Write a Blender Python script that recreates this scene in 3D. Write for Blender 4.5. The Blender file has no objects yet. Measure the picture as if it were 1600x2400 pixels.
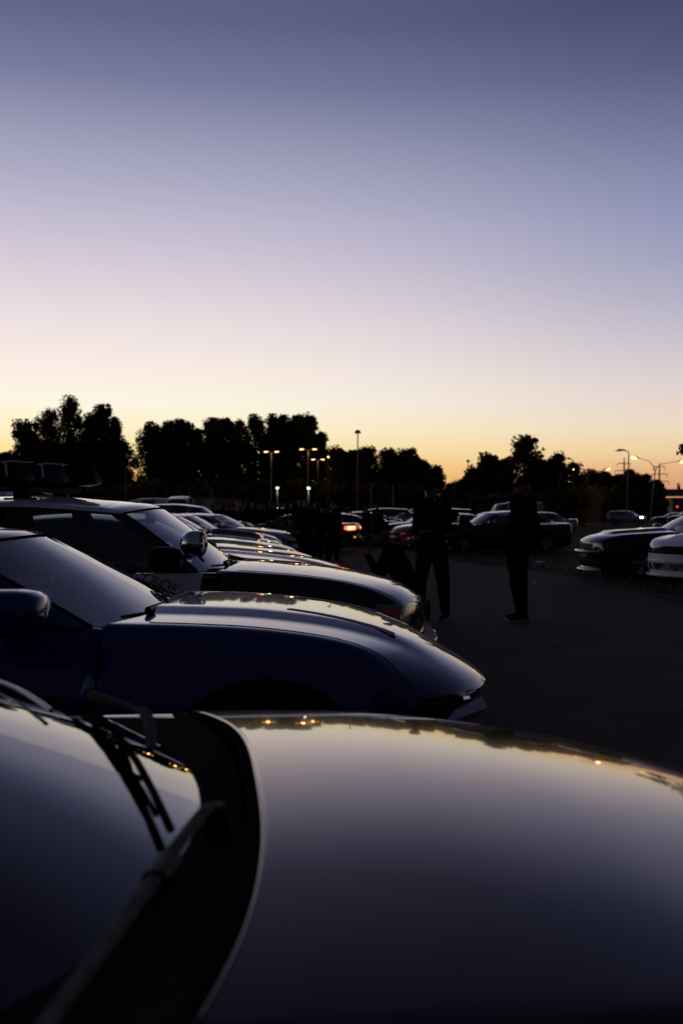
import bpy, bmesh, math, random
import numpy as np
from mathutils import Vector, Matrix
from mathutils.bvhtree import BVHTree
R = math.radians
S = bpy.context.scene
COL = S.collection
random.seed(7)
rng = np.random.default_rng(11)

# ------------------------------------------------------------------ camera
cam = bpy.data.cameras.new("camera")
cam.sensor_fit = 'VERTICAL'; cam.sensor_height = 36.0; cam.lens = 35.0
cam.shift_y = 0.00125; cam.clip_start = 0.02; cam.clip_end = 6000
cam.dof.use_dof = True; cam.dof.focus_distance = 5.2; cam.dof.aperture_fstop = 3.6
camo = bpy.data.objects.new("camera", cam); COL.objects.link(camo)
camo.location = (0, 0, 1.36); camo.rotation_euler = (R(90), 0, 0)
S.camera = camo

# ------------------------------------------------------------------ dusk sky
def lin(c):
    out = []
    for v in c:
        v /= 255.0
        out.append(v/12.92 if v <= 0.04045 else ((v+0.055)/1.055)**2.4)
    return out
SUN_AZ = R(-30)            # where the sun went down, measured from straight ahead (+Y) towards +X
world = bpy.data.worlds.new("World"); S.world = world; world.use_nodes = True
nt = world.node_tree; nt.nodes.clear()
def N(t, **k):
    n = nt.nodes.new(t)
    for a, b in k.items(): setattr(n, a, b)
    return n
def L(a, b): nt.links.new(a, b)
tc = N('ShaderNodeTexCoord'); nrm = N('ShaderNodeVectorMath', operation='NORMALIZE'); L(tc.outputs['Generated'], nrm.inputs[0])
sep = N('ShaderNodeSeparateXYZ'); L(nrm.outputs[0], sep.inputs[0])
flat = N('ShaderNodeCombineXYZ'); L(sep.outputs[0], flat.inputs[0]); L(sep.outputs[1], flat.inputs[1])
fn = N('ShaderNodeVectorMath', operation='NORMALIZE'); L(flat.outputs[0], fn.inputs[0])
dt = N('ShaderNodeVectorMath', operation='DOT_PRODUCT'); L(fn.outputs[0], dt.inputs[0])
dt.inputs[1].default_value = (math.sin(SUN_AZ), math.cos(SUN_AZ), 0)
def ramp(stops):
    """stops: (elevation in degrees, sRGB colour) -> colour ramp over sin(elevation)"""
    r = N('ShaderNodeValToRGB'); L(sep.outputs[2], r.inputs[0]); cr = r.color_ramp
    cr.interpolation = 'LINEAR'
    while len(cr.elements) > 1: cr.elements.remove(cr.elements[-1])
    first = True
    for e, c in sorted(stops, key=lambda t: t[0]):
        p = max(0.0, min(1.0, math.sin(R(e))))
        el = cr.elements[0] if first else cr.elements.new(p)
        el.position = p; el.color = (*lin(c), 1); first = False
    return r
def E(y, k=1.0): return math.degrees(math.atan(k*(1203-y)/2333.0))
def Eo(y): return E(y, .949)          # towards the sides of the view
ZEN = [(40, (48, 49, 74)), (60, (37, 38, 56)), (90, (33, 34, 50))]
rA = ramp([(0, (250, 164, 88)), (Eo(1150), (252, 184, 104)), (Eo(1100), (254, 206, 126)), (Eo(1060), (255, 226, 152)), (Eo(1000), (255, 240, 198)), (Eo(940), (254, 246, 225)), (Eo(850), (250, 237, 228)),
           (Eo(750), (238, 225, 226)), (Eo(650), (222, 211, 219)), (Eo(560), (207, 197, 214)), (Eo(480), (191, 186, 206)), (Eo(400), (175, 173, 197)),
           (Eo(290), (153, 154, 182)), (Eo(150), (122, 124, 159)), (Eo(0), (97, 101, 135))] + ZEN)
rC = ramp([(0, (196, 126, 104)), (Eo(1150), (212, 150, 118)), (Eo(1100), (226, 176, 132)), (Eo(1060), (237, 204, 160)), (Eo(1000), (236, 216, 190)), (Eo(900), (222, 208, 206)), (Eo(800), (200, 193, 203)),
           (Eo(700), (178, 175, 196)), (Eo(600), (157, 160, 188)), (Eo(500), (144, 147, 184)), (Eo(400), (129, 134, 169)), (Eo(290), (109, 116, 152)),
           (Eo(150), (85, 91, 128)), (Eo(0), (68, 74, 109))] + [(40, (42, 45, 71)), (60, (36, 38, 56)), (90, (33, 34, 50))])
rD = ramp([(0, (44, 42, 52)), (6, (46, 43, 56)), (14, (44, 44, 61)), (30, (38, 40, 57)), (60, (34, 36, 53)), (90, (33, 34, 50))])
def mixramp(a, b, c0, c1):
    m = N('ShaderNodeMapRange', interpolation_type='SMOOTHSTEP'); m.inputs[1].default_value = c0; m.inputs[2].default_value = c1; L(dt.outputs['Value'], m.inputs[0])
    x = N('ShaderNodeMix', data_type='RGBA'); L(m.outputs[0], x.inputs[0]); L(a, x.inputs[6]); L(b, x.inputs[7]); return x.outputs[2]
x2 = mixramp(rA.outputs[0], rC.outputs[0], 0.99, 0.60)
x3 = mixramp(x2, rD.outputs[0], 0.66, -0.40)
bg = N('ShaderNodeBackground'); L(x3, bg.inputs[0]); bg.inputs[1].default_value = 1.0
wo = N('ShaderNodeOutputWorld'); L(bg.outputs[0], wo.inputs[0])

sun = bpy.data.lights.new("sun", 'SUN'); sun.energy = 0.02; sun.angle = R(12); sun.color = (1.0, 0.62, 0.32)
suno = bpy.data.objects.new("sun", sun); COL.objects.link(suno)
_d = Vector((math.sin(SUN_AZ), math.cos(SUN_AZ), math.tan(R(1.5))))
suno.rotation_euler = _d.to_track_quat('Z', 'Y').to_euler()
suno['kind'] = 'structure'
S.view_settings.view_transform = 'Standard'; S.view_settings.look = 'None'
S.view_settings.exposure = 0.0; S.view_settings.gamma = 1.0; S.view_settings.use_curve_mapping = False
S.cycles.use_denoising = True
S.cycles.max_bounces = 8; S.cycles.transparent_max_bounces = 16
S.cycles.sample_clamp_indirect = 4.0

# ------------------------------------------------------------------ materials
MATS = {}
def mat(name, col, rough=0.5, metal=0.0, coat=0.0, spec=0.5, emit=None, estr=0.0, noise=None, bump=None, coat_rough=0.02, flake=False, matte=False):
    if name in MATS: return MATS[name]
    m = bpy.data.materials.new(name); m.use_nodes = True; t = m.node_tree; b = t.nodes['Principled BSDF']
    b.inputs['Base Color'].default_value = (*col, 1); b.inputs['Roughness'].default_value = rough; b.inputs['Metallic'].default_value = metal
    b.inputs['Coat Weight'].default_value = coat; b.inputs['Coat Roughness'].default_value = coat_rough; b.inputs['Coat IOR'].default_value = 1.5; b.inputs['Specular IOR Level'].default_value = spec
    if emit: b.inputs['Emission Color'].default_value = (*emit, 1); b.inputs['Emission Strength'].default_value = estr
    if noise:
        sc, amt = noise
        tcn = t.nodes.new('ShaderNodeTexCoord'); n = t.nodes.new('ShaderNodeTexNoise'); n.inputs['Scale'].default_value = sc; n.inputs['Detail'].default_value = 6
        t.links.new(tcn.outputs['Object'], n.inputs['Vector'])
        r = t.nodes.new('ShaderNodeValToRGB'); r.color_ramp.elements[0].color = (*[c*(1-amt) for c in col], 1); r.color_ramp.elements[1].color = (*[min(1, c*(1+amt)) for c in col], 1)
        r.color_ramp.elements[0].position = .3; r.color_ramp.elements[1].position = .7
        t.links.new(n.outputs['Fac'], r.inputs[0]); t.links.new(r.outputs[0], b.inputs['Base Color'])
        if coat:
            mr = t.nodes.new('ShaderNodeMapRange'); mr.inputs[3].default_value = coat_rough; mr.inputs[4].default_value = coat_rough*2.2
            t.links.new(n.outputs['Fac'], mr.inputs[0]); t.links.new(mr.outputs[0], b.inputs['Coat Roughness'])
    if bump:
        sc, st, dist = bump
        tcn = t.nodes.new('ShaderNodeTexCoord'); n = t.nodes.new('ShaderNodeTexNoise'); n.inputs['Scale'].default_value = sc; n.inputs['Detail'].default_value = 5
        t.links.new(tcn.outputs['Object'], n.inputs['Vector'])
        bp = t.nodes.new('ShaderNodeBump'); bp.inputs['Strength'].default_value = st; bp.inputs['Distance'].default_value = dist
        t.links.new(n.outputs['Fac'], bp.inputs['Height']); t.links.new(bp.outputs[0], b.inputs['Normal'])
    if matte:                                            # dusty black trim, cloth, rubber: no sheen at all
        d = t.nodes.new('ShaderNodeBsdfDiffuse'); d.inputs[0].default_value = (*col, 1)
        for s_, e_ in (('Base Color', 'Color'), ('Normal', 'Normal')):
            if b.inputs[s_].links: t.links.new(b.inputs[s_].links[0].from_socket, d.inputs[e_])
        t.links.new(d.outputs[0], t.nodes['Material Output'].inputs['Surface']); t.nodes.remove(b)
    MATS[name] = m; return m
def glass(name, tint=(.5, .55, .58), rough=0.0, ior=1.52):
    if name in MATS: return MATS[name]
    m = bpy.data.materials.new(name); m.use_nodes = True; t = m.node_tree; t.nodes.clear()
    o = t.nodes.new('ShaderNodeOutputMaterial'); f = t.nodes.new('ShaderNodeFresnel'); f.inputs[0].default_value = ior
    tr = t.nodes.new('ShaderNodeBsdfTransparent'); tr.inputs[0].default_value = (*tint, 1)
    gl = t.nodes.new('ShaderNodeBsdfGlossy'); gl.inputs['Roughness'].default_value = rough
    mx = t.nodes.new('ShaderNodeMixShader')
    # a pane has two faces: together they reflect 2F / (1 + F)
    a = t.nodes.new('ShaderNodeMath'); a.operation = 'ADD'; a.inputs[1].default_value = 1.0; t.links.new(f.outputs[0], a.inputs[0])
    b2 = t.nodes.new('ShaderNodeMath'); b2.operation = 'MULTIPLY'; b2.inputs[1].default_value = 2.0; t.links.new(f.outputs[0], b2.inputs[0])
    dv = t.nodes.new('ShaderNodeMath'); dv.operation = 'DIVIDE'; t.links.new(b2.outputs[0], dv.inputs[0]); t.links.new(a.outputs[0], dv.inputs[1]); t.links.new(dv.outputs[0], mx.inputs[0]); t.links.new(tr.outputs[0], mx.inputs[1]); t.links.new(gl.outputs[0], mx.inputs[2]); t.links.new(mx.outputs[0], o.inputs[0])
    MATS[name] = m; return m
def paint(name, col, rough=.35, metal=0.0): return mat('paint_'+name, col, rough, metal, coat=1.0, spec=.02, noise=(3.0, .06), coat_rough=.022)
P_DARK = paint('graphite', (.012, .009, .007), .14, .55); P_DARK.node_tree.nodes['Principled BSDF'].inputs['Specular Tint'].default_value = (.92, .74, .56, 1); P_BLUE = paint('blue', (.006, .018, .12)); P_BLACK = paint('black', (.003, .003, .004))
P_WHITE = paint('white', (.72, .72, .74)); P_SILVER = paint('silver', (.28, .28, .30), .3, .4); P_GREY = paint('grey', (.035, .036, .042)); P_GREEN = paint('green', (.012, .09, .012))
P_NAVY = paint('navy', (.01, .015, .06)); P_RED = paint('dark_red', (.12, .008, .008)); P_TEAL = paint('slate', (.09, .10, .13))
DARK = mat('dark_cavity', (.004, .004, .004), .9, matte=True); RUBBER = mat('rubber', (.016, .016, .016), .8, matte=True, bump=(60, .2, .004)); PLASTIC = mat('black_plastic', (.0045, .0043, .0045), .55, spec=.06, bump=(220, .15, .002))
GLOSSBLACK = mat('gloss_black', (.005, .005, .006), .12, coat=.6); COWL = mat('cowl_plastic', (.042, .038, .036), .9, matte=True, noise=(35, .25), bump=(160, .3, .003)); EDGELIGHT = mat('edge_highlight', (.55, .55, .6), .45); CHROME = mat('chrome', (.62, .62, .64), .08, 1.0); DULLMETAL = mat('dull_metal', (.22, .22, .23), .38, .9, noise=(20, .2))
ALLOY = mat('alloy', (.30, .30, .31), .28, .9); GLASS = glass('clear_glass'); TINT = glass('tinted_glass', (.16, .17, .18)); LENS = glass('lens_glass', (.75, .75, .76))
AMBER = mat('amber_lens', (.55, .09, .012), .15, coat=.8, noise=(90, .35)); REDLENS = mat('red_lens', (.25, .006, .006), .12, coat=1); FROST = mat('frosted_lens', (.20, .20, .215), .25, coat=.8, noise=(70, .35)); SMOKE = mat('smoked_plastic', (.004, .003, .004), .16, spec=.12)
CABIN = mat('cabin_trim', (.015, .015, .016), .8, noise=(40, .3)); GOLD = mat('gold_film', (.30, .20, .06), .3, .7); PLATEW = mat('plate_white', (.6, .6, .58), .5); PLATEK = mat('plate_black', (.01, .01, .01), .5)
TAIL_ON = mat('tail_light_lit', (.8, .02, .01), .3, emit=(1.0, .035, .012), estr=9.0); TAIL_CORE = mat('tail_core_lit', (.9, .3, .1), .3, emit=(1.0, .42, .12), estr=9.0)
HEAD_ON = mat('headlight_lit', (.9, .9, .8), .3, emit=(1.0, .86, .60), estr=26.0); SODIUM = mat('sodium_lamp', (.9, .6, .2), .3, emit=(1.0, .58, .22), estr=4.5)
SODIUM2 = mat('amber_lamp', (.9, .6, .2), .3, emit=(1.0, .62, .17), estr=3.2); GREENISH = mat('mercury_lamp', (.8, .9, .7), .3, emit=(.80, 1.0, .68), estr=3.0); SIGNAL = mat('signal_red_lit', (.9, .1, .05), .3, emit=(1, .06, .03), estr=2.0)
AMBER_ON = mat('marker_lit', (.8, .4, .1), .3, emit=(1, .36, .06), estr=1.2)

# ------------------------------------------------------------------ mesh helpers
def tag(o, label=None, cat=None, group=None, kind=None):
    if label: o['label'] = label
    if cat: o['category'] = cat
    if group: o['group'] = group
    if kind: o['kind'] = kind
    return o
def empty(name, loc=(0, 0, 0), rz=0.0):
    o = bpy.data.objects.new(name, None); COL.objects.link(o); o.location = loc; o.rotation_euler = (0, 0, rz); o.empty_display_size = .2
    return o
def link(name, me, parent=None):
    o = bpy.data.objects.new(name, me); COL.objects.link(o)
    if parent is not None: o.parent = parent
    return o
class MB:
    def __init__(s): s.v = []; s.f = []; s.m = []
    def add(s, vs, fs, mi=0):
        b = len(s.v); s.v.extend([tuple(v) for v in vs]); s.f.extend([tuple(b+i for i in f) for f in fs]); s.m.extend([mi]*len(fs)); return s
    def box(s, c, d, mi=0, rot=None):
        hx, hy, hz = d[0]/2, d[1]/2, d[2]/2
        vs = [Vector((x*hx, y*hy, z*hz)) for x in (-1, 1) for y in (-1, 1) for z in (-1, 1)]
        if rot is not None: vs = [rot @ v for v in vs]
        c = Vector(c)
        return s.add([c+v for v in vs], [(0, 1, 3, 2), (4, 6, 7, 5), (0, 4, 5, 1), (2, 3, 7, 6), (0, 2, 6, 4), (1, 5, 7, 3)], mi)
    def tube(s, pts, r, n=8, mi=0, flat=1.0, up=None):
        pts = [Vector(p) for p in pts]; rs = r if isinstance(r, (list, tuple)) else [r]*len(pts)
        vs = []; fs = []; prev = None
        for i, p in enumerate(pts):
            t = (pts[min(i+1, len(pts)-1)]-pts[max(i-1, 0)]).normalized()
            ref = Vector(up) if up is not None else (Vector((0, 0, 1)) if abs(t.z) < .95 else Vector((1, 0, 0)))
            a = t.cross(ref).normalized(); b = a.cross(t).normalized()
            for k in range(n):
                q = 2*math.pi*k/n; vs.append(p+a*math.cos(q)*rs[i]+b*math.sin(q)*rs[i]*flat)
        for i in range(len(pts)-1):
            for k in range(n):
                fs.append((i*n+k, i*n+(k+1) % n, (i+1)*n+(k+1) % n, (i+1)*n+k))
        fs.append(tuple(range(n-1, -1, -1))); fs.append(tuple((len(pts)-1)*n+k for k in range(n)))
        return s.add(vs, fs, mi)
    def lathe(s, prof, c=(0, 0, 0), axis='z', n=24, mi=0):
        """prof: (radius, height)"""
        vs = []; fs = []; c = Vector(c)
        for r, h in prof:
            for k in range(n):
                q = 2*math.pi*k/n; a, b = r*math.cos(q), r*math.sin(q)
                vs.append(c+(Vector((a, b, h)) if axis == 'z' else Vector((a, h, b)) if axis == 'y' else Vector((h, a, b))))
        for i in range(len(prof)-1):
            for k in range(n): fs.append((i*n+k, i*n+(k+1) % n, (i+1)*n+(k+1) % n, (i+1)*n+k))
        return s.add(vs, fs, mi)
    def ball(s, c, r, n=12, mi=0, rot=None, pw=1.0):
        rx, ry, rz = (r, r, r) if not isinstance(r, (tuple, list)) else r
        vs = []; fs = []; c = Vector(c); m = n//2+1
        for i in range(m):
            th = math.pi*i/(m-1)
            for k in range(n):
                ph = 2*math.pi*k/n; v = Vector((rx*math.sin(th)*math.cos(ph), ry*math.sin(th)*math.sin(ph), rz*math.cos(th)))
                if pw != 1: v = Vector([math.copysign((abs(q_)/r_)**pw*r_, q_) for q_, r_ in zip(v, (rx, ry, rz))])
                if rot is not None: v = rot @ v
                vs.append(c+v)
        for i in range(m-1):
            for k in range(n): fs.append((i*n+k, (i+1)*n+k, (i+1)*n+(k+1) % n, i*n+(k+1) % n))
        return s.add(vs, fs, mi)
    def mesh(s, name, mats, smooth=30, merge=True):
        me = bpy.data.meshes.new(name); me.from_pydata(s.v, [], s.f)
        for m in (mats if isinstance(mats, (list, tuple)) else [mats]): me.materials.append(m)
        me.polygons.foreach_set('material_index', s.m)
        if merge:
            bm = bmesh.new(); bm.from_mesh(me); bmesh.ops.remove_doubles(bm, verts=bm.verts, dist=1e-5); bmesh.ops.recalc_face_normals(bm, faces=bm.faces); bm.to_mesh(me); bm.free()
        if smooth: shade(me, smooth)
        return me
    def obj(s, name, mats, parent=None, smooth=30, merge=True):
        return link(name, s.mesh(name, mats, smooth, merge), parent)
def shade(me, ang=30):
    me.polygons.foreach_set('use_smooth', [True]*len(me.polygons))
    if ang < 179: me.set_sharp_from_angle(angle=R(ang))
    me.update()
def copy_tree(o, parent=None):
    c = o.copy(); COL.objects.link(c)
    if parent is not None: c.parent = parent
    for ch in list(o.children): copy_tree(ch, c)
    return c
def pchip(xs, ys, x):
    xs = np.asarray(xs, float); ys = np.asarray(ys, float); h = np.diff(xs); d = np.diff(ys)/h
    m = np.zeros_like(xs); m[0] = d[0]; m[-1] = d[-1]
    for i in range(1, len(xs)-1):
        if d[i-1]*d[i] > 0:
            w1 = 2*h[i]+h[i-1]; w2 = h[i]+2*h[i-1]; m[i] = (w1+w2)/(w1/d[i-1]+w2/d[i])
    x = np.clip(np.asarray(x, float), xs[0], xs[-1]); k = np.clip(np.searchsorted(xs, x)-1, 0, len(xs)-2); t = (x-xs[k])/h[k]
    return (2*t**3-3*t**2+1)*ys[k]+(t**3-2*t**2+t)*h[k]*m[k]+(-2*t**3+3*t**2)*ys[k+1]+(t**3-t**2)*h[k]*m[k+1]
# ------------------------------------------------------------------ car bodies
def car_stations(q):
    """columns: x zc p zs ws zm wm zb wb (tail -> nose)"""
    Lc, hw, zb = q['L'], q['hw'], q.get('zb', .19)
    xc = q['hood'][0][0]; xd = q['deck_x']; zd = q['deck_z']; bf, br = q['belt']; wsb = q.get('ws', .87)
    dash = q['hood'][0][1]-.055
    st = [(-Lc, zd-.20, 2.4, zd-.24, hw*.76, .58, hw*.82, .44, hw*.66),
          (-Lc+.03, zd-.07, 2.4, zd-.10, hw*.80, .60, hw*.88, .34, hw*.74),
          (-Lc+.12, zd-.005, 2.4, zd-.04, hw*.83, .62, hw*.94, .26, hw*.80),
          (-Lc+.5, zd+.005, 2.4, zd-.03, hw*.855, .63, hw*.985, zb+.02, hw*.86),
          (xd-.02, zd+.012, 2.4, br-.01, hw*wsb, .62, hw, zb, hw*.88),
          (xd, dash-.03, 9, br, hw*wsb, .62, hw, zb, hw*.88),
          (xd+.35, dash-.25, 9, br, hw*wsb, .62, hw, zb, hw*.88),
          ((xd+xc)/2, dash-.3, 9, (bf+br)/2, hw*wsb, .62, hw*.985, zb, hw*.88),
          (xc-.75, dash-.28, 9, bf+.003, hw*wsb, .62, hw*.985, zb, hw*.88),
          (xc-.58, dash-.012, 9, bf, hw*wsb, .62, hw*.985, zb, hw*.88),
          (xc-.10, dash, 9, q['hood'][0][2]+.001, q['hood'][0][3], .62, hw*.985, zb, hw*.88),
          (xc-.006, dash, 9, q['hood'][0][2], q['hood'][0][3], .62, hw*.985, zb, hw*.88)]
    for i, (x, zc, zs, ws) in enumerate(q['hood']):
        f = 1.0 if x < -.9 else .985-.12*((x+.9)/.9)**2
        st.append((x, zc, q.get('p', 2.2), zs, ws, .60 if x < -.5 else .56, max(hw*f, ws+.012), zb+(.0 if x < -.5 else .02), hw*f*.88))
    zc, zs, ws = q['hood'][-1][1:]
    td = q.get('tip', .05); st += [(-.015, zc-td, 2.2, zs-td-.015, ws-.02, .50, hw*.855, .27, hw*.74), (0.0, zc-.16, 2.2, zs-.17, ws-.05, .48, hw*.82, .32, hw*.70)]
    return np.array(sorted(q.get('st', st)), float)
def car_body(q, mats):
    st = car_stations(q); hw = q['hw']; xc = q['hood'][0][0]; xd = q['deck_x']; Lc = q['L']
    doors = q.get('doors', [])
    xs = list(st[:, 0])
    for d in doors: xs += [d[0], d[1]]
    if 'bonnet_x' in q: xs.append(q['bonnet_x'])
    if 'bands' in q: xs += q['bands']
    for x in np.arange(-Lc, 0, .07):
        if min(abs(x-v) for v in xs) > .03: xs.append(x)
    xs = np.array(sorted(set(round(v, 5) for v in xs)))
    cols = [pchip(st[:, 0], st[:, k], xs) if k != 2 else np.interp(xs, st[:, 0], st[:, 2]) for k in range(1, 9)]
    kf, kt, kc = q.get('kf', .28), q.get('kt', .16), q.get('kc', .12)
    nu = 14; us = 1-np.linspace(0, 1, nu+1)[1:]**1.15*1.0
    def shift(x, y, ws):
        u = min(1.15, abs(y)/max(ws, .3))
        return x-kf*u**2.4*math.exp(-(x/.42)**2)+kt*u**2.4*math.exp(-((x+Lc)/.4)**2)-kc*u**3*math.exp(-((x-xc)/.2)**2)
    rows = []; reg = None
    for i, x in enumerate(xs):
        zc, p, zs, ws, zm, wm, zb, wb = [c[i] for c in cols]
        B, M, T = Vector((wb, zb)), Vector((wm, zm)), Vector((ws, zs)); rs = q.get('rs', .055)
        cz = lambda u: zs+(zc-zs)*(1-u**p)
        pts = [Vector((0, zb)), Vector((wb*.6, zb))]
        def bez(a, c, b, n): return [a*(1-t)**2+c*2*t*(1-t)+b*t*t for t in [k/(n-1) for k in range(n)]]
        pts += bez(B+(Vector((0, zb))-B).normalized()*.06, B, B+(M-B).normalized()*.07, 4)
        la, lb = (B-M).length, (T-M).length
        pts += bez(M+(B-M)*.45, M, M+(T-M)*.42, 6)
        ue = 1-rs/ws; Q = Vector((ws*ue, cz(ue)))
        pts += bez(T+(M-T).normalized()*min(rs*.9, lb*.5), T, Q, 6)
        ncr = len(pts)
        for u in us: pts.append(Vector((ws*ue*max(u, 0), cz(ue*max(u, 0)))))
        dome = q.get('dome')
        row = []
        for k, v in enumerate(pts):
            z = v.y
            if dome and k >= ncr-2: z += dome(x, v.x)
            xx = shift(x, v.x, ws)
            if 'undercut' in q: xx -= q['undercut'][1]*max(0, min(1, (q['undercut'][0]-v.y)/.07))*math.exp(-(x/.3)**2)
            row.append((xx, v.x, z))
        rows.append(row)
    n = len(rows[0]); m = len(xs); mb = MB()
    full = []
    for row in rows: full.append([(x, -y, z) for x, y, z in row]+[(x, y, z) for x, y, z in reversed(row[:-1])])
    nn = len(full[0]); vs = [v for r in full for v in r]; fs = []; mi = []
    for i in range(m-1):
        xm = (xs[i]+xs[i+1])/2
        for k in range(nn-1):
            kk = k if k < n-1 else nn-2-k
            r = 0
            if kk >= ncr-1:
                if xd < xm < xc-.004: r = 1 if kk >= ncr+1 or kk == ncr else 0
                elif xm > xc and xm < q.get('bonnet_x', 0)-.0 and kk >= ncr+q.get('bonnet_row', 2): r = 2
            elif kk >= 6:
                for j, d in enumerate(doors):
                    if d[0] < xm < d[1]: r = 3+j
            fs.append((i*nn+k, i*nn+k+1, (i+1)*nn+k+1, (i+1)*nn+k)); mi.append(r)
    mb.v = vs; mb.f = fs; mb.m = mi
    for end in (0, m-1):                       # curved end caps
        row = rows[end]; K = 10; g = []
        ws = cols[3][end]
        for k in range(K+1):
            t = -1+2*k/K; g.append([(shift(xs[end], y*t, ws)+(x-shift(xs[end], y, ws)), y*t, z) for x, y, z in row])
        b = len(mb.v); mb.v += [v for c in g for v in c]
        for k in range(K):
            for j in range(n-1): mb.f.append((b+k*n+j, b+k*n+j+1, b+(k+1)*n+j+1, b+(k+1)*n+j)); mb.m.append(0)
    slots = [bpy.data.materials.new(f'slot{i}') for i in range(len(mats))]      # distinct slots, so the boolean keeps every region
    me = mb.mesh('body', slots, smooth=0)
    if q.get('wheels'):
        xf, xr, r, tr = q['wheels']; o = link('body', me); cuts = []
        for x in (xf, xr):
            c = MB(); c.lathe([(0, -hw-.2), (r+.055, -hw-.2), (r+.055, -tr+.16), (0, -tr+.16)], (x, 0, r), 'y', 36, 1)
            c.lathe([(0, hw+.2), (r+.055, hw+.2), (r+.055, tr-.16), (0, tr-.16)], (x, 0, r), 'y', 36, 1)
            co = c.obj('arch_cutter', slots, None, 0); cuts.append(co)
            md = o.modifiers.new('b', 'BOOLEAN'); md.operation = 'DIFFERENCE'; md.object = co; md.solver = 'EXACT'
        bpy.context.view_layer.update()
        me2 = bpy.data.meshes.new_from_object(o.evaluated_get(bpy.context.evaluated_depsgraph_get()))
        bpy.data.objects.remove(o)
        for c in cuts: bpy.data.objects.remove(c)
        me = me2
    mi_ = np.zeros(len(me.polygons), np.int32); me.polygons.foreach_get('material_index', mi_); names = [m.name if m else '' for m in me.materials]
    mp = np.array([next((i for i, s_ in enumerate(slots) if s_.name == nm), 0) for nm in names]); mi_ = mp[mi_]
    me.materials.clear()
    for x in mats: me.materials.append(x)
    me.polygons.foreach_set('material_index', mi_.astype(np.int32))
    for s_ in slots: bpy.data.materials.remove(s_)
    shade(me, 38)
    return me
def split_mesh(me, ids, name, m):
    """part of a mesh by material index, with the whole mesh's shading normals"""
    polys = [p for p in me.polygons if p.material_index in ids]
    idx = {}; vs = []; fs = []; nr = []
    cn = me.corner_normals
    for p in polys:
        f = []
        for li in p.loop_indices:
            v = me.loops[li].vertex_index
            if v not in idx: idx[v] = len(vs); vs.append(me.vertices[v].co[:])
            f.append(idx[v]); nr.append(cn[li].vector[:])
        fs.append(f)
    o = bpy.data.meshes.new(name); o.from_pydata(vs, [], fs)
    for x in m: o.materials.append(x)
    if len(m) > 1: o.polygons.foreach_set('material_index', [ids.index(p.material_index) for p in polys])
    o.polygons.foreach_set('use_smooth', [True]*len(polys))
    if nr: o.normals_split_custom_set(nr)
    return o
def split_side(me, sgn):
    bm = bmesh.new(); bm.from_mesh(me)
    return bm
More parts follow.
